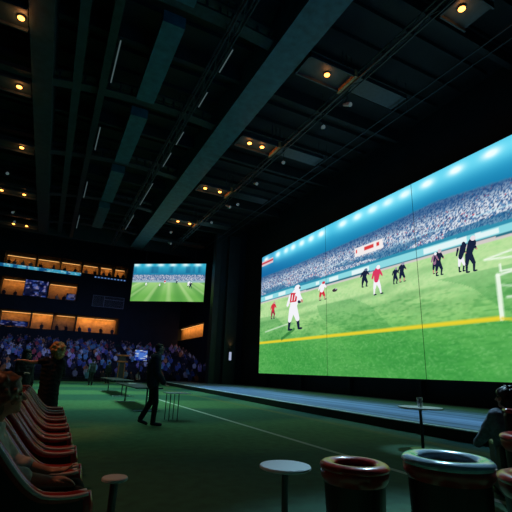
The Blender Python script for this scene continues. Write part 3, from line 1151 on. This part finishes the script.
# ------------------------------------------------------------------ people
def body_mesh(J, voxel=.011, fem=False, fingers=True):
    """J: joints. One continuous figure, forward = +Y."""
    b = B()
    P = {k_: Vector(v) for k_, v in J.items() if not isinstance(v, (int, float, str))}
    hip, chest, neck, head = P['hip'], P['chest'], P['neck'], P['head']
    sd = (P['shR'] - P['shL']).normalized()
    # trunk
    for s in (-1, 1):
        capsule(b, hip + sd * .075 * s, chest + sd * .085 * s, .108, .112)
        capsule(b, chest + sd * .06 * s, (P['shR'] if s > 0 else P['shL']) - sd * s * .03, .10, .062)
    capsule(b, chest, neck, .09, .056)
    capsule(b, neck, head + Vector((0, 0, -.05)), .056, .052)
    # head
    hr = Euler((J.get('nod', 0), 0, J.get('turn', 0)), 'ZXY' if False else 'XYZ')
    hm = Matrix.Translation(head) @ Matrix.Rotation(J.get('turn', 0), 4, 'Z') @ Matrix.Rotation(J.get('nod', 0), 4, 'X')
    q = hm.to_3x3().to_euler()

    def H(c):
        return hm @ Vector(c)
    ellipsoid(b, H((0, -.012, .025)), (.074, .094, .090), q)
    ellipsoid(b, H((0, .022, -.040)), (.056, .066, .072), q)
    ellipsoid(b, H((0, .070, -.085)), (.026, .022, .022), q)
    capsule(b, H((0, .088, .012)), H((0, .108, -.022)), .009, .015)
    for s in (-1, 1):
        ellipsoid(b, H((.032 * s, .078, .030)), (.026, .014, .008), q)
        ellipsoid(b, H((.042 * s, .060, -.025)), (.026, .026, .022), q)
        ellipsoid(b, H((.076 * s, -.008, -.008)), (.010, .020, .032), q)
    ellipsoid(b, H((0, .082, -.055)), (.024, .012, .007), q)
    ellipsoid(b, H((0, .080, -.068)), (.020, .012, .008), q)
    # limbs
    for s in 'LR':
        sh, el, wr = P['sh' + s], P['el' + s], P['wr' + s]
        capsule(b, sh, el, .052, .038)
        capsule(b, el, wr, .040, .026)
        d = (P['hd' + s] - wr).normalized()
        side = Vector(J.get('thumb' + s, (0, 1, 0)))
        side = (side - d * side.dot(d)).normalized()
        nrm = d.cross(side)
        pc = wr + d * .05
        mt = Matrix((side, d, nrm)).transposed().to_euler()
        ellipsoid(b, pc, (.042, .055, .017), mt)
        if fingers:
            curl = J.get('curl' + s, .35)
            sgn = J.get('cs' + s, 1)
            for i, (off, ln) in enumerate(((.030, .072), (.011, .080), (-.009, .074), (-.028, .058))):
                a = pc + side * off + d * .035
                c1 = a + (d * math.cos(curl) + nrm * sgn * math.sin(curl)) * ln * .55
                c2 = c1 + (d * math.cos(curl * 2.3) + nrm * sgn * math.sin(curl * 2.3)) * ln * .5
                capsule(b, a, c1, .0095, .0088, 8)
                capsule(b, c1, c2, .0088, .0075, 8)
            a = pc + side * .03 - d * .03
            c1 = a + (side * .75 + d * .6).normalized() * .04
            c2 = c1 + (side * .3 + d * .95 + nrm * sgn * .3).normalized() * .03
            capsule(b, a, c1, .012, .010, 8)
            capsule(b, c1, c2, .010, .008, 8)
        hp, kn, an, to = P['hp' + s], P['kn' + s], P['an' + s], P['to' + s]
        capsule(b, hp, kn, .085, .055)
        capsule(b, kn, an, .055, .036)
        capsule(b, an + Vector((0, 0, -.03)), to, .038, .028)
    return fuse(b, voxel, 5), hm


def stand_joints(h=1.78, **over):
    k_ = h / 1.78
    J = dict(hip=(0, 0, .95), chest=(0, .0, 1.28), neck=(0, -.01, 1.48), head=(0, .03, 1.655), shL=(-.185, -.01, 1.42), shR=(.185, -.01, 1.42),
             elL=(-.23, -.03, 1.13), elR=(.23, -.03, 1.13), wrL=(-.24, .06, .90), wrR=(.24, .06, .90), hdL=(-.24, .09, .8), hdR=(.24, .09, .8),
             hpL=(-.09, 0, .90), hpR=(.09, 0, .90), knL=(-.10, .02, .50), knR=(.10, .02, .50), anL=(-.10, -.02, .09), anR=(.10, -.02, .09), toL=(-.12, .14, .03), toR=(.12, .14, .03))
    J.update(over)
    return {a: (tuple(x * k_ for x in v) if isinstance(v, tuple) else v) for a, v in J.items()}


def sleeves(b, J, grow, upto=1.0):
    for s in 'LR':
        sh, el, wr = (Vector(J[q + s]) for q in ('sh', 'el', 'wr'))
        capsule(b, sh, el, .055 + grow, .044 + grow)
        capsule(b, el, el.lerp(wr, upto), .045 + grow, .036 + grow)


def trunk(b, J, grow, hipr=.108):
    hip, chest, neck = Vector(J['hip']), Vector(J['chest']), Vector(J['neck'])
    sd = (Vector(J['shR']) - Vector(J['shL'])).normalized()
    for s in (-1, 1):
        capsule(b, hip + sd * .075 * s, chest + sd * .085 * s, hipr + grow, .112 + grow)
        capsule(b, chest + sd * .06 * s, Vector(J['shR' if s > 0 else 'shL']) - sd * s * .03, .10 + grow, .062 + grow)
    capsule(b, chest, neck + Vector((0, 0, -.03)), .09 + grow, .055 + grow)


def trousers(J, grow=.016, voxel=.014):
    b = B()
    hip = Vector(J['hip'])
    for s, sg in (('L', -1), ('R', 1)):
        hp, kn, an = (Vector(J[q + s]) for q in ('hp', 'kn', 'an'))
        capsule(b, hp, kn, .092 + grow, .060 + grow)
        capsule(b, kn, an.lerp(kn, .06), .060 + grow, .050 + grow)
        capsule(b, hip + Vector((.06 * sg, 0, .04)), hp, .108 + grow, .09 + grow)
    return fuse(b, voxel, 5)


def shoe(J, s, voxel=.012):
    b = B()
    an, to = Vector(J['an' + s]), Vector(J['to' + s])
    capsule(b, an + Vector((0, 0, -.035)), to, .050, .038)
    capsule(b, an + (an - to).normalized() * .02 + Vector((0, 0, -.04)), an, .045, .045)
    return fuse(b, voxel, 3)


def hair_mesh(hm, kind, seed=1, k=1.0):
    b = B()
    hm = hm @ Matrix.Translation((0, -.03 * (k - 1) * 3, 0)) @ Matrix.Scale(k, 4)
    F = k
    q = hm.to_3x3().to_euler()
    H = lambda c: hm @ Vector(c)
    if kind == 'short':
        ellipsoid(b, H((0, -.022, .040)), (.084 * k, .100 * k, .090 * k), q)
        ellipsoid(b, H((0, -.060, -.01)), (.070 * k, .055 * k, .070 * k), q)
        for s in (-1, 1):
            ellipsoid(b, H((.035 * s, .045, .095)), (.035 * k, .045 * k, .022 * k), q)
        return fuse(b, .010, 3, .006, seed)
    if kind == 'bob':
        ellipsoid(b, H((0, -.025, .040)), (.092 * k, .108 * k, .096 * k), q)
        ellipsoid(b, H((0, -.060, -.055)), (.090 * k, .070 * k, .095 * k), q)
        for s in (-1, 1):
            ellipsoid(b, H((.078 * s, -.015, -.045)), (.028 * k, .058 * k, .095 * k), q)
            ellipsoid(b, H((.05 * s, -.07, -.12)), (.050 * k, .045 * k, .060 * k), q)
        return fuse(b, .011, 3, .012, seed)
    if kind == 'curly':
        rg = random.Random(seed)
        ellipsoid(b, H((0, -.025, .045)), (.098 * k, .112 * k, .098 * k), q)
        ellipsoid(b, H((0, -.065, -.05)), (.095 * k, .075 * k, .10 * k), q)
        for i in range(70):
            th_, ph = rg.uniform(0, 2 * PI), rg.uniform(-.7, 1.4)
            x, y, z = .102 * math.cos(th_) * math.cos(ph), .115 * math.sin(th_) * math.cos(ph) - .03, .10 * math.sin(ph) + .03
            if y > .055 and z < .06:
                continue
            r = rg.uniform(.018, .030)
            ellipsoid(b, H((x, y, z)), (r * k, r * k, r * k), None, 8)
        return fuse(b, .010, 2, .006, seed)


def dress(t, J, hm, parts):
    for nm, me, mt, lab in parts:
        o = obj(nm, me, mt, t)
        if lab:
            o['label'] = lab
    for s in (-1, 1):
        b = B()
        ellipsoid(b, hm @ Vector((.031 * s, .077, .008)), (.012, .009, .009))
        obj('eye', b, M['eye'], t)


# the man standing by the tables
J = stand_joints(1.86, hip=(0, -.02, .95), chest=(0, -.035, 1.28), neck=(0, .0, 1.49), head=(0, .055, 1.655), nod=.05, turn=0.15,
                 elL=(-.25, .04, 1.14), wrL=(-.20, .20, .94), hdL=(-.18, .28, .88), elR=(.25, .04, 1.13), wrR=(.20, .20, .92), hdR=(.18, .27, .84),
                 hpL=(-.09, 0, .90), knL=(-.10, -.02, .50), anL=(-.10, -.22, .12), toL=(-.10, -.08, .03), hpR=(.09, 0, .9), knR=(.10, .07, .50), anR=(.10, .05, .085), toR=(.10, .22, .03),
                 thumbL=(1, 0, .6), thumbR=(-1, 0, .6), curlL=.5, curlR=.5)
bd, hm = body_mesh(J)
t = thing('person', 'man in dark hooded jacket and trousers standing in profile beside the long tables', 'person', (2.40, 10.0, 0.0), math.radians(-101))
obj('body', bd, M['skin'], t)
b = B()
trunk(b, J, .062)
sleeves(b, J, .036, .96)
hp_ = Vector(J['hip'])
capsule(b, hp_ + Vector((-.07, 0, -.06)), hp_ + Vector((-.07, 0, .1)), .155, .155)
capsule(b, hp_ + Vector((.07, 0, -.06)), hp_ + Vector((.07, 0, .1)), .155, .155)
nk = Vector(J['neck'])
ellipsoid(b, nk + Vector((0, -.07, -.01)), (.115, .075, .06))
jk = fuse(b, .014, 4, .004, 2)
dress(t, J, hm, [('jacket', jk, M['navycloth'], None), ('trousers', trousers(J), M['blackcloth'], None), ('shoe', shoe(J, 'L'), M['shoe'], None), ('shoe', shoe(J, 'R'), M['shoe'], None), ('hair', hair_mesh(hm, 'short', 3), M['hairdark'], 'black hair')])

# the woman with copper hair, seen from behind
J = stand_joints(1.68, head=(0, .03, 1.66), turn=.7, elL=(-.40, .10, 1.38), wrL=(-.62, .20, 1.42), hdL=(-.72, .24, 1.42), thumbL=(0, 1, .3), curlL=.3,
                 elR=(.24, .05, 1.14), wrR=(.16, .22, 1.02), hdR=(.08, .26, 1.0))
bd, hm = body_mesh(J)
t = thing('person', 'person with copper hair and long black coat standing beyond the red chairs, arm held out', 'person', (.17, 9.9, 0), math.radians(8))
obj('body', bd, M['skin'], t)
b = B()
trunk(b, J, .03)
for s, u_ in (('R', .96),):
    sh, el, wr = (Vector(J[q + s]) for q in ('sh', 'el', 'wr'))
    capsule(b, sh, el, .070, .060)
    capsule(b, el, el.lerp(wr, u_), .060, .05)
sh, el = Vector(J['shL']), Vector(J['elL'])
capsule(b, sh, sh.lerp(el, .35), .070, .064)
loft(b, [((0, 0, .30), .235, .20), ((0, 0, .6), .21, .18), ((0, 0, .9), .19, .165), ((0, 0, 1.15), .17, .145)])
ct = fuse(b, .015, 4, .004, 4)
dress(t, J, hm, [('coat', ct, M['blackcloth'], None), ('trousers', trousers(J, .01), M['blackcloth'], None), ('shoe', shoe(J, 'L'), M['shoe'], None), ('shoe', shoe(J, 'R'), M['shoe'], None), ('hair', hair_mesh(hm, 'curly', 8, 1.3), M['hairblond'], 'copper blond curly hair')])

# dark-haired person facing her
J = stand_joints(1.60, turn=.2, elR=(.24, .10, 1.16), wrR=(.16, .30, 1.16), hdR=(.12, .38, 1.18))
bd, hm = body_mesh(J)
t = thing('person', 'dark-haired person in black standing left of the copper-haired one', 'person', (-.42, 11.9, 0), math.radians(-150))
obj('body', bd, M['skin'], t)
b = B()
trunk(b, J, .03)
sleeves(b, J, .016, .96)
loft(b, [((0, 0, .42), .22, .19), ((0, 0, .9), .19, .165), ((0, 0, 1.15), .17, .145)])
ct = fuse(b, .015, 4, .004, 5)
dress(t, J, hm, [('coat', ct, M['blackcloth'], None), ('trousers', trousers(J), M['blackcloth'], None), ('shoe', shoe(J, 'L'), M['shoe'], None), ('shoe', shoe(J, 'R'), M['shoe'], None), ('hair', hair_mesh(hm, 'bob', 9), M['hairdark'], 'dark hair')])


def seated_joints(**over):
    J = dict(hip=(0, 0, .53), chest=(0, -.06, .86), neck=(0, -.07, 1.06), head=(0, -.03, 1.235), shL=(-.185, -.07, 1.0), shR=(.185, -.07, 1.0),
             elL=(-.25, .02, .74), elR=(.25, .02, .74), wrL=(-.22, .26, .68), wrR=(.22, .26, .68), hdL=(-.2, .36, .67), hdR=(.2, .36, .67),
             hpL=(-.09, .04, .52), hpR=(.09, .04, .52), knL=(-.11, .46, .52), knR=(.11, .46, .52), anL=(-.11, .50, .09), anR=(.11, .50, .09), toL=(-.12, .66, .03), toR=(.12, .66, .03))
    J.update(over)
    return J


# ------------------------------------------------------------------ lounge chairs of the left row
def lounge_chair():
    """faces +X; swooping sides from tall back down to the arm"""
    t = thing('lounge_chair', 'x', 'armchair', (0, 0, 0), 0, 'row of red lounge chairs at the left')
    top = []
    for i in range(17):
        s = i / 16
        if s < .65:
            q = s / .65
            x = -.27 + .34 * q ** 1.25
            z = 1.08 - .42 * (.35 * q + .65 * (3 * q * q - 2 * q ** 3))
        else:
            q = (s - .65) / .35
            x = .07 + .22 * q
            z = .66 - .012 * math.sin(q * PI)
        top.append((x, z))
    for sgn in (-1, 1):
        y0, y1 = (-.31, -.24) if sgn < 0 else (.24, .31)
        b = B()
        poly = [(-.46, .10), (.28, .10)] + [(x, z) for x, z in top[::-1]] + [(-.42, 1.08)]
        extrude_poly(b, poly, y0, y1, 'xz')
        sp_ = obj('side_panel', b, M['darkleather'], t)
        b = B()
        rim = [(-.42, sgn * .275, 1.07)] + [(x, sgn * .275, z) for x, z in top] + [(.30, sgn * .275, .60), (.30, sgn * .275, .2)]
        tube(b, rim, .042, 8)
        obj('arm_roll', b, M['redleather'], sp_, smooth=True)
        for dy in (-.036, .036):
            b = B()
            tube(b, [(x + .012, sgn * .275 + dy, z + .018) for x, z in top], .014, 6)
            obj('piping', b, M['piping'], sp_, smooth=True)
    b = B()
    extrude_poly(b, [(-.46, .10), (-.42, 1.05), (-.38, 1.09), (-.31, 1.05), (-.24, .45), (-.24, .10)], -.24, .24, 'xz', bev=.02)
    obj('backrest', b, M['redleather'], t)
    b = B()
    box(b, (-.25, -.238, .28), (.30, .238, .38), bev=.03)
    obj('seat_cushion', b, M['redleather'], t)
    b = B()
    box(b, (-.24, -.238, .10), (.28, .238, .28))
    obj('base', b, M['darkleather'], t)
    for x in (-.38, .22):
        for y in (-.26, .26):
            b = B()
            tube(b, [(x, y, 0), (x, y, .11)], [.02, .028], 8)
            obj('leg', b, M['black'], t)
    return t


lc = lounge_chair()
YS = [3.02, 3.76, 4.52, 5.32, 6.15, 7.0, 7.9]
names = ['holding the curly-haired person', 'second from the camera', 'third from the camera', 'fourth from the camera', 'fifth from the camera', 'sixth from the camera', 'farthest from the camera']
for i, y in enumerate(YS):
    o = lc if i == 0 else copy_tree(lc)
    o.location = (.03 + .01 * i, y, 0)
    o.rotation_euler = (0, 0, math.radians(RNG.uniform(-2, 2)))
    if i == 0:
        o.scale = (1, 1, .82)
    o['label'] = 'red lounge chair with painted-highlight piping in the left row, ' + names[i]

# curly-haired person in the second lounge chair
J = seated_joints(turn=.15, nod=.05, hip=(0, .04, .46), chest=(0, -.07, .74), neck=(0, -.06, .90), head=(0, -.01, 1.06), shL=(-.175, -.07, .86), shR=(.175, -.07, .86), elL=(-.19, .08, .66), elR=(.19, .08, .66), wrL=(-.12, .30, .60), wrR=(.12, .30, .60), hdL=(-.1, .4, .6), hdR=(.1, .4, .6), hpL=(-.08, .08, .47), hpR=(.08, .08, .47), knL=(-.10, .46, .48), knR=(.10, .46, .48))
bd, hm = body_mesh(J)
t = thing('person', 'seated person with curly brown hair and pale striped top in the left row', 'person', (-.17, 3.02, 0), math.radians(-90))
obj('body', bd, M['skin'], t)
b = B()
trunk(b, J, .022)
sleeves(b, J, .014, .4)
sh_ = fuse(b, .012, 4, .003, 6)
dress(t, J, hm, [('shirt', sh_, M['whitecloth'], None), ('trousers', trousers(J), M['blackcloth'], None), ('shoe', shoe(J, 'L'), M['shoe'], None), ('shoe', shoe(J, 'R'), M['shoe'], None), ('hair', hair_mesh(hm, 'curly', 12), M['hairbrown'], 'curly brown hair')])


# ------------------------------------------------------------------ right foreground: tub chairs and guest
def tub_chair(label, loc, rz, r=.34, h=.76, pad='redleather', band='redleather'):
    t = thing('tub_chair', label, 'armchair', loc, rz, 'tub chairs at the right')
    n = 40
    b = B()
    ri = r - .10
    lathe(b, [(ri, .10), (r * .80, .08), (r * .86, .3), (r * .90, h - .14), (ri, h - .10), (ri, .10)], n)
    obj('shell', b, M['darkleather'], t, smooth=False)
    b = B()
    lathe(b, [(r * .90, h - .15), (r * .985, h - .115), (r, h - .075), (r * .985, h - .045), (r * .93, h - .04), (r * .90, h - .15)], n)
    obj('edge_band', b, M[band], t, smooth=True)
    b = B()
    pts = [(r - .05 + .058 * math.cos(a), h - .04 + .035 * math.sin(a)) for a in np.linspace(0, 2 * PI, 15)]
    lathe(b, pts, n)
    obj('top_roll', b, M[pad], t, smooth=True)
    b = B()
    lathe(b, [(0, .12), (ri - .003, .12), (ri - .003, .36), (ri - .03, .42), (0, .43)], 28)
    obj('seat_cushion', b, M['darkleather'], t, smooth=True)
    b = B()
    lathe(b, [(0, 0), (r * .7, 0), (r * .72, .03), (r * .5, .12), (0, .12)], 28)
    obj('base', b, M['black'], t)
    return t


tub_chair('round tub chair with screen sheen painted blue on its top roll over a red band', (2.60, 2.12, 0), 0, .295, .75, 'sheenleather')
tub_chair('dark maroon tub chair in the bottom right corner of the picture', (3.17, 1.80, 0), 0, .29, .65)
tub_chair('red-edged tub chair at the right edge, behind the dark maroon one', (4.12, 2.36, 0), 0, .30, .80)
tub_chair('tub chair low in the picture between the small side table and the blue-sheened tub chair', (2.28, 2.72, 0), 0, .26, .62)

# armchair of the guest
t = thing('armchair', 'dark armchair with red top edge holding the guest at the right', 'armchair', (4.87, 2.79, 0), math.radians(-46))
b = B()
box(b, (-.36, -.40, .10), (.36, -.26, .95), bev=.04)
obj('backrest', b, M['darkleather'], t)
b = B()
box(b, (-.36, -.41, .94), (.36, -.25, .985), bev=.02)
obj('top_edge', b, M['redleather'], t)
for s in (-1, 1):
    b = B()
    box(b, (s * .36 - .06, -.24, .10), (s * .36 + .06, .38, .60), bev=.03)
    obj('arm', b, M['darkleather'], t)
b = B()
box(b, (-.295, -.235, .12), (.295, .38, .44), bev=.04)
obj('seat', b, M['redleather'], t)
for x in (-.33, .33):
    for y in (-.32, .3):
        b = B()
        tube(b, [(x, y, 0), (x, y, .11)], .025, 8)
        obj('leg', b, M['black'], t)

J = seated_joints(turn=1.15, nod=0, hip=(0, .03, .50), chest=(-.02, -.05, .78), neck=(-.02, -.05, .95), head=(-.03, -.01, 1.10), shL=(-.185, -.05, .90), shR=(.175, -.05, .90), elL=(-.29, .06, .68), elR=(.22, .08, .70), wrL=(-.33, .24, .58), wrR=(.16, .30, .64), hdL=(-.34, .34, .57), hdR=(.14, .4, .64), knL=(-.10, .46, .50), knR=(.10, .46, .50))
bd, hm = body_mesh(J)
t = thing('person', 'dark-haired person in grey-blue top seated at the right edge facing the stage', 'person', (4.69, 2.93, -.02), math.radians(-45))
obj('body', bd, M['skin'], t)
b = B()
trunk(b, J, .026)
sleeves(b, J, .018, .92)
sh_ = fuse(b, .012, 4, .004, 6)
dress(t, J, hm, [('sweater', sh_, M['greycloth'], None), ('trousers', trousers(J), M['blackcloth'], None), ('shoe', shoe(J, 'L'), M['shoe'], None), ('shoe', shoe(J, 'R'), M['shoe'], None), ('hair', hair_mesh(hm, 'bob', 14), M['hairdark'], 'dark hair')])


# ------------------------------------------------------------------ tables
def round_table(label, loc, r, h, foot=.22):
    t = thing('round_table', label, 'table', loc)
    b = B()
    lathe(b, [(0, h - .03), (r - .02, h - .03), (r, h - .02), (r, h - .006), (r - .006, h), (0, h)], 40)
    obj('tabletop', b, M['tabletop'], t)
    b = B()
    tube(b, [(0, 0, .02), (0, 0, h - .03)], .028, 12)
    obj('column', b, M['tablesteel'], t)
    b = B()
    lathe(b, [(0, 0), (foot, 0), (foot, .012), (.05, .03), (0, .03)], 32)
    obj('base', b, M['tablesteel'], t)
    return t


round_table('pale round pedestal table in front of the stage with a glass on it', (6.49, 5.79, 0), .40, .74)
round_table('small round side table on the turf, centre foreground', (1.98, 3.26, 0), .22, .50, .16)
round_table('small round side table on the turf in front of the red lounge chairs', (.58, 3.3, 0), .09, .50, .10)


def tumbler(label, loc, r, h):
    t = thing('glass', label, 'glass', loc)
    b = B()
    lathe(b, [(0, 0), (r * .8, 0), (r, h), (r - .006, h), (r * .8 - .006, .015), (0, .015)], 24)
    obj('vessel', b, M['glass'], t, smooth=True)
    b = B()
    lathe(b, [(0, .017), (r * .8 - .008, .017), (r * .92 - .007, h * .6), (0, h * .6)], 24)
    obj('drink', b, M['paper'], t, smooth=True)
    return t


tumbler('clear tumbler standing on the round pedestal table', (6.49, 5.79, .742), .055, .17)


def long_table(label, loc, L, W, h, rz=0, top='tablewood', foot=True):
    t = thing('long_table', label, 'table', loc, rz)
    b = B()
    box(b, (-W / 2, -L / 2, h - .04), (W / 2, L / 2, h), bev=.008)
    obj('tabletop', b, M[top], t)
    for y in (-L / 2 + .25, L / 2 - .25):
        for x in ((0,) if foot else (-W / 2 + .06, W / 2 - .06)):
            b = B()
            tube(b, [(x, y, .02), (x, y, h - .04)], .03, 8)
            lg = obj('leg', b, M['tablesteel'], t)
            if foot:
                b = B()
                box(b, (-W / 2 + .05, y - .05, 0), (W / 2 - .05, y + .05, .025), bev=.008)
                obj('foot', b, M['tabletop'], lg)
    return t


long_table('long dark table with a pale foot left of the standing man', (3.02, 15.2, 0), 4.2, .85, .70)
t = thing('side_table', 'small slim-legged table with thin pale top right of the standing man', 'table', (3.25, 10.9, 0))
b = B()
box(b, (-.30, -.30, .66), (.30, .30, .68), bev=.004)
obj('tabletop', b, M['tabletop'], t)
for x in (-.22, .0):
    for y in (-.2, .2):
        b = B()
        tube(b, [(x, y, 0), (x, y, .66)], .012, 6)
        obj('leg', b, M['tablesteel'], t)
long_table('long dark table farther back, beyond the one left of the man', (3.4, 22.5, 0), 5.0, .9, .72)
b = B()
for i in range(3):
    box(b, (-.11 + .01 * i, -.15, .001 + .003 * i), (.11 + .01 * i, .15, .003 + .003 * i))
tag(obj('paper_stack', b, M['paper'], loc=(3.05, 16.3, .702), rot=(0, 0, .3)), 'white papers lying on the long table left of the man', 'papers')
b = B()
box(b, (-.1, -.14, .001), (.1, .14, .01))
tag(obj('tablet', b, M['paper'], loc=(3.32, 10.92, .681), rot=(0, 0, .4)), 'pale flat tablet on the slim-legged table', 'tablet')

# podium and blue display at the back of the pitch
t = thing('podium', 'tall orange-lit wooden podium stand at the back of the pitch', 'podium', (6.3, 39.4, 0), 0)
b = B()
box(b, (-.28, -.2, 0), (.28, .2, 2.3), bev=.02)
obj('column', b, M['tablewood'], t)
for z, hw in ((2.3, .62), (1.75, .48)):
    b = B()
    box(b, (-hw, -.28, z), (hw, .28, z + .14), bev=.02)
    obj('shelf', b, M['wood'], t)
b = B()
box(b, (-.30, -.23, .3), (-.22, -.2, 1.7))
box(b, (.22, -.23, .3), (.30, -.2, 1.7))
obj('side_strip', b, M['wood'], t)
light('podium_lamp', 'SPOT', (6.3, 37.8, 4.5), 60, (1, .5, .2), (6.3, 39.4, 1.6), .1, None, 50)

t = thing('display_stand', 'blue-lit display on a stand right of the podium', 'display', (8.0, 39.6, 0))
b = B()
tube(b, [(0, .06, 0), (0, .06, 2.3)], .05, 8)
box(b, (-.4, -.2, 0), (.4, .3, .05))
obj('stand', b, M['tablesteel'], t)
b = B()
box(b, (-.62, -.04, 1.95), (.62, .04, 3.0))
obj('casing', b, M['black'], t)
me = picture_mesh('display_face', np.linspace(-.57, .57, 20), np.linspace(2.0, 2.95, 16), lambda U, V: np.stack([U, np.full_like(U, -.05), V], -1),
                  lambda U, V: srgb(mixc(mixc(np.full(U.shape + (3,), (30, 60, 170.)), (90, 140, 240), vnoise(U, V, .3, .2, 80) > .55), (220, 235, 250), (vnoise(U, V, .3, .1, 81) > .75) * 1.)) * .6, M['picture'])
obj('display_face', me, M['picture'], t)

# two people standing far back on the pitch
for x, y, h, rz, lab, seed, cloth in ((3.05, 31.2, 1.80, 20, 'person in dark clothes with pale sleeves standing far back on the pitch', 21, 'navycloth'), (4.65, 35.0, 1.72, 200, 'person in black standing far back on the pitch, right of the pale-sleeved one', 22, 'blackcloth')):
    J = stand_joints(h, turn=.2)
    bd, hm = body_mesh(J, .02, fingers=False)
    t = thing('person', lab, 'person', (x, y, 0), math.radians(rz))
    obj('body', bd, M['skin'], t)
    b = B()
    trunk(b, J, .03)
    j1 = fuse(b, .02, 3)
    b = B()
    sleeves(b, J, .02, .95)
    j2 = fuse(b, .02, 3)
    dress(t, J, hm, [('vest', j1, M[cloth], None), ('sleeves', j2, M['greycloth' if seed == 21 else 'blackcloth'], None), ('trousers', trousers(J, .016, .02), M['blackcloth'], None), ('hair', hair_mesh(hm, 'short', seed), M['hairdark'], None)])


# ------------------------------------------------------------------ spectators
def spectator_mesh(i, voxel=.075):
    rg = random.Random(50 + i)
    b = B()
    capsule(b, (0, 0, .5), (0, -.03, .92), .17, .19, 10)
    ellipsoid(b, (0, 0, 1.22), (.10, .11, .13), None, 10)
    capsule(b, (0, -.03, 1.0), (0, -.01, 1.15), .07, .07, 8)
    up_ = rg.random() < .35
    for s in (-1, 1):
        capsule(b, (.17 * s, -.03, .98), (.20 * s, .1, .75), .07, .06, 8)
        if up_ and s > 0:
            capsule(b, (.20 * s, .1, .95), (.20 * s, .2, 1.35), .06, .05, 8)
        else:
            capsule(b, (.20 * s, .1, .75), (.12 * s, .33, .66), .06, .05, 8)
        capsule(b, (.09 * s, .05, .5), (.11 * s, .45, .5), .10, .08, 8)
        capsule(b, (.11 * s, .45, .5), (.11 * s, .48, .08), .075, .06, 8)
    return fuse(b, voxel, 2)


CLOTH = [(.75, .75, .82), (.10, .16, .45), (.45, .35, .70), (.04, .05, .09), (.75, .30, .12), (.20, .45, .65), (.60, .10, .12), (.03, .03, .05)]
VAR = []
hairm = mat('spectator_hair', (.05, .03, .02), .6)
skinm = mat('spectator_skin', (.55, .32, .24), .6)
darkm = mat('spectator_trousers', (.03, .035, .05), .8)
for i, c in enumerate(CLOTH):
    me = spectator_mesh(i)
    for x in (mat(f'spectator_cloth_{i}', c, .8), skinm, hairm, darkm):
        me.materials.append(x)
    for p in me.polygons:
        z, y = p.center.z, p.center.y
        p.material_index = 2 if z > 1.25 or (z > 1.12 and y < -.03) else 1 if z > 1.1 else 3 if z < .56 else 0
    VAR.append(me)
CN = ['white', 'blue', 'lilac', 'black', 'orange', 'pale blue', 'red', 'dark']
seats = []
for i in range(NROW):
    n = 44
    ptr, px_ = -1, 0
    for j in range(n):
        x = -11 + 28.6 * (j + .5 + (.5 if i % 2 else 0)) / n + RNG.uniform(-.06, .06)
        aisle = min(abs(x - a_) for a_ in (-5.4, 1.6, 8.6, 15.0))
        if aisle < .45 or (ptr == i and x - px_ < .64):
            continue
        if i < 8 and RNG.random() < .6:
            continue
        if RNG.random() < .12 or i in (9, 10):
            continue
        ptr, px_ = i, x
        seats.append((i, x, Y0 + (i + .35) * PITCH, row_z(i)))
vis = [s for s in seats if s[1] > -s[2] * .125 - 1.0 and s[1] < 17.5]
hid = [s for s in seats if s not in vis]
ind, rest = vis[:290], vis[290:]


def pick():
    return int(RNG.choice(len(CLOTH), p=[.13, .17, .14, .20, .05, .11, .04, .16]))


for (i, x, y, z) in ind:
    v = pick()
    o = bpy.data.objects.new('spectator', VAR[v])
    COL.objects.link(o)
    o.location = (x, y, z - .40)
    o.rotation_euler = (0, 0, PI + RNG.uniform(-.4, .4))
    tag(o, f'spectator in {CN[v]} top seated in the near rows of the far stand', 'person', f'spectators in {CN[v]} tops in the near rows')
vs_, fs_, mi_ = [], [], []
allm = []
for me in VAR:
    for x in me.materials:
        if x not in allm:
            allm.append(x)
off = 0
cache = []
for me in VAR:
    k_ = len(me.vertices)
    co = np.empty(k_ * 3)
    me.vertices.foreach_get('co', co)
    cache.append((co.reshape(-1, 3), [tuple(p.vertices) for p in me.polygons], [allm.index(me.materials[p.material_index]) for p in me.polygons]))
for (i, x, y, z) in rest:
    co, fs, ms = cache[pick()]
    a = PI + RNG.uniform(-.4, .4)
    ca, sa = math.cos(a), math.sin(a)
    c2 = np.stack([co[:, 0] * ca - co[:, 1] * sa + x, co[:, 0] * sa + co[:, 1] * ca + y, co[:, 2] + z - .40], 1)
    vs_.append(c2)
    fs_ += [tuple(q + off for q in f) for f in fs]
    mi_ += ms
    off += len(co)
me = bpy.data.meshes.new('crowd')
me.from_pydata(np.concatenate(vs_).tolist(), [], fs_)
for x in allm:
    me.materials.append(x)
me.polygons.foreach_set('material_index', mi_)
tag(obj('crowd', me, allm), 'dense crowd of spectators filling the upper rows of the far stand', 'crowd', kind='stuff')

# people in suites and on the concourse
for zfl, xs, lab, grp in ((13.9, np.linspace(-6.6, 8.4, 17), 'visitor standing on the lit top concourse of the stand', 'visitors on the top concourse'), (5.8, np.linspace(-5.6, 7.9, 10), 'guest at the rail of an orange-lit lower suite', 'guests in the lower suites'), (9.85, (-6.2, -4.9, .1, 1.0, 1.9), 'guest in an orange-lit middle suite', 'guests in the middle suites')):
    last = -99
    for x in xs:
        x = float(x)
        for pz in {13.9: (-7.0, -3.2, -.2, 2.6, 5.0, 7.0, 8.9), 5.8: (-6.2, -2.6, .05, 2.9, 8.5), 9.85: (-6.85, -3.9, -1.2, 2.5)}[zfl]:
            if abs(x - pz - .06) < .55:
                x = pz + .06 + (.6 if x > pz + .06 else -.6)
        if x - last < .66:
            continue
        last = x
        v = int(RNG.choice([3, 7, 3, 7, 1, 0]))
        o = bpy.data.objects.new('suite_guest', VAR[v])
        COL.objects.link(o)
        o.location = (x, SF + RNG.uniform(1.0, 1.4), zfl - .42)
        o.rotation_euler = (0, 0, PI + RNG.uniform(-1, 1))
        tag(o, lab, 'person', grp)
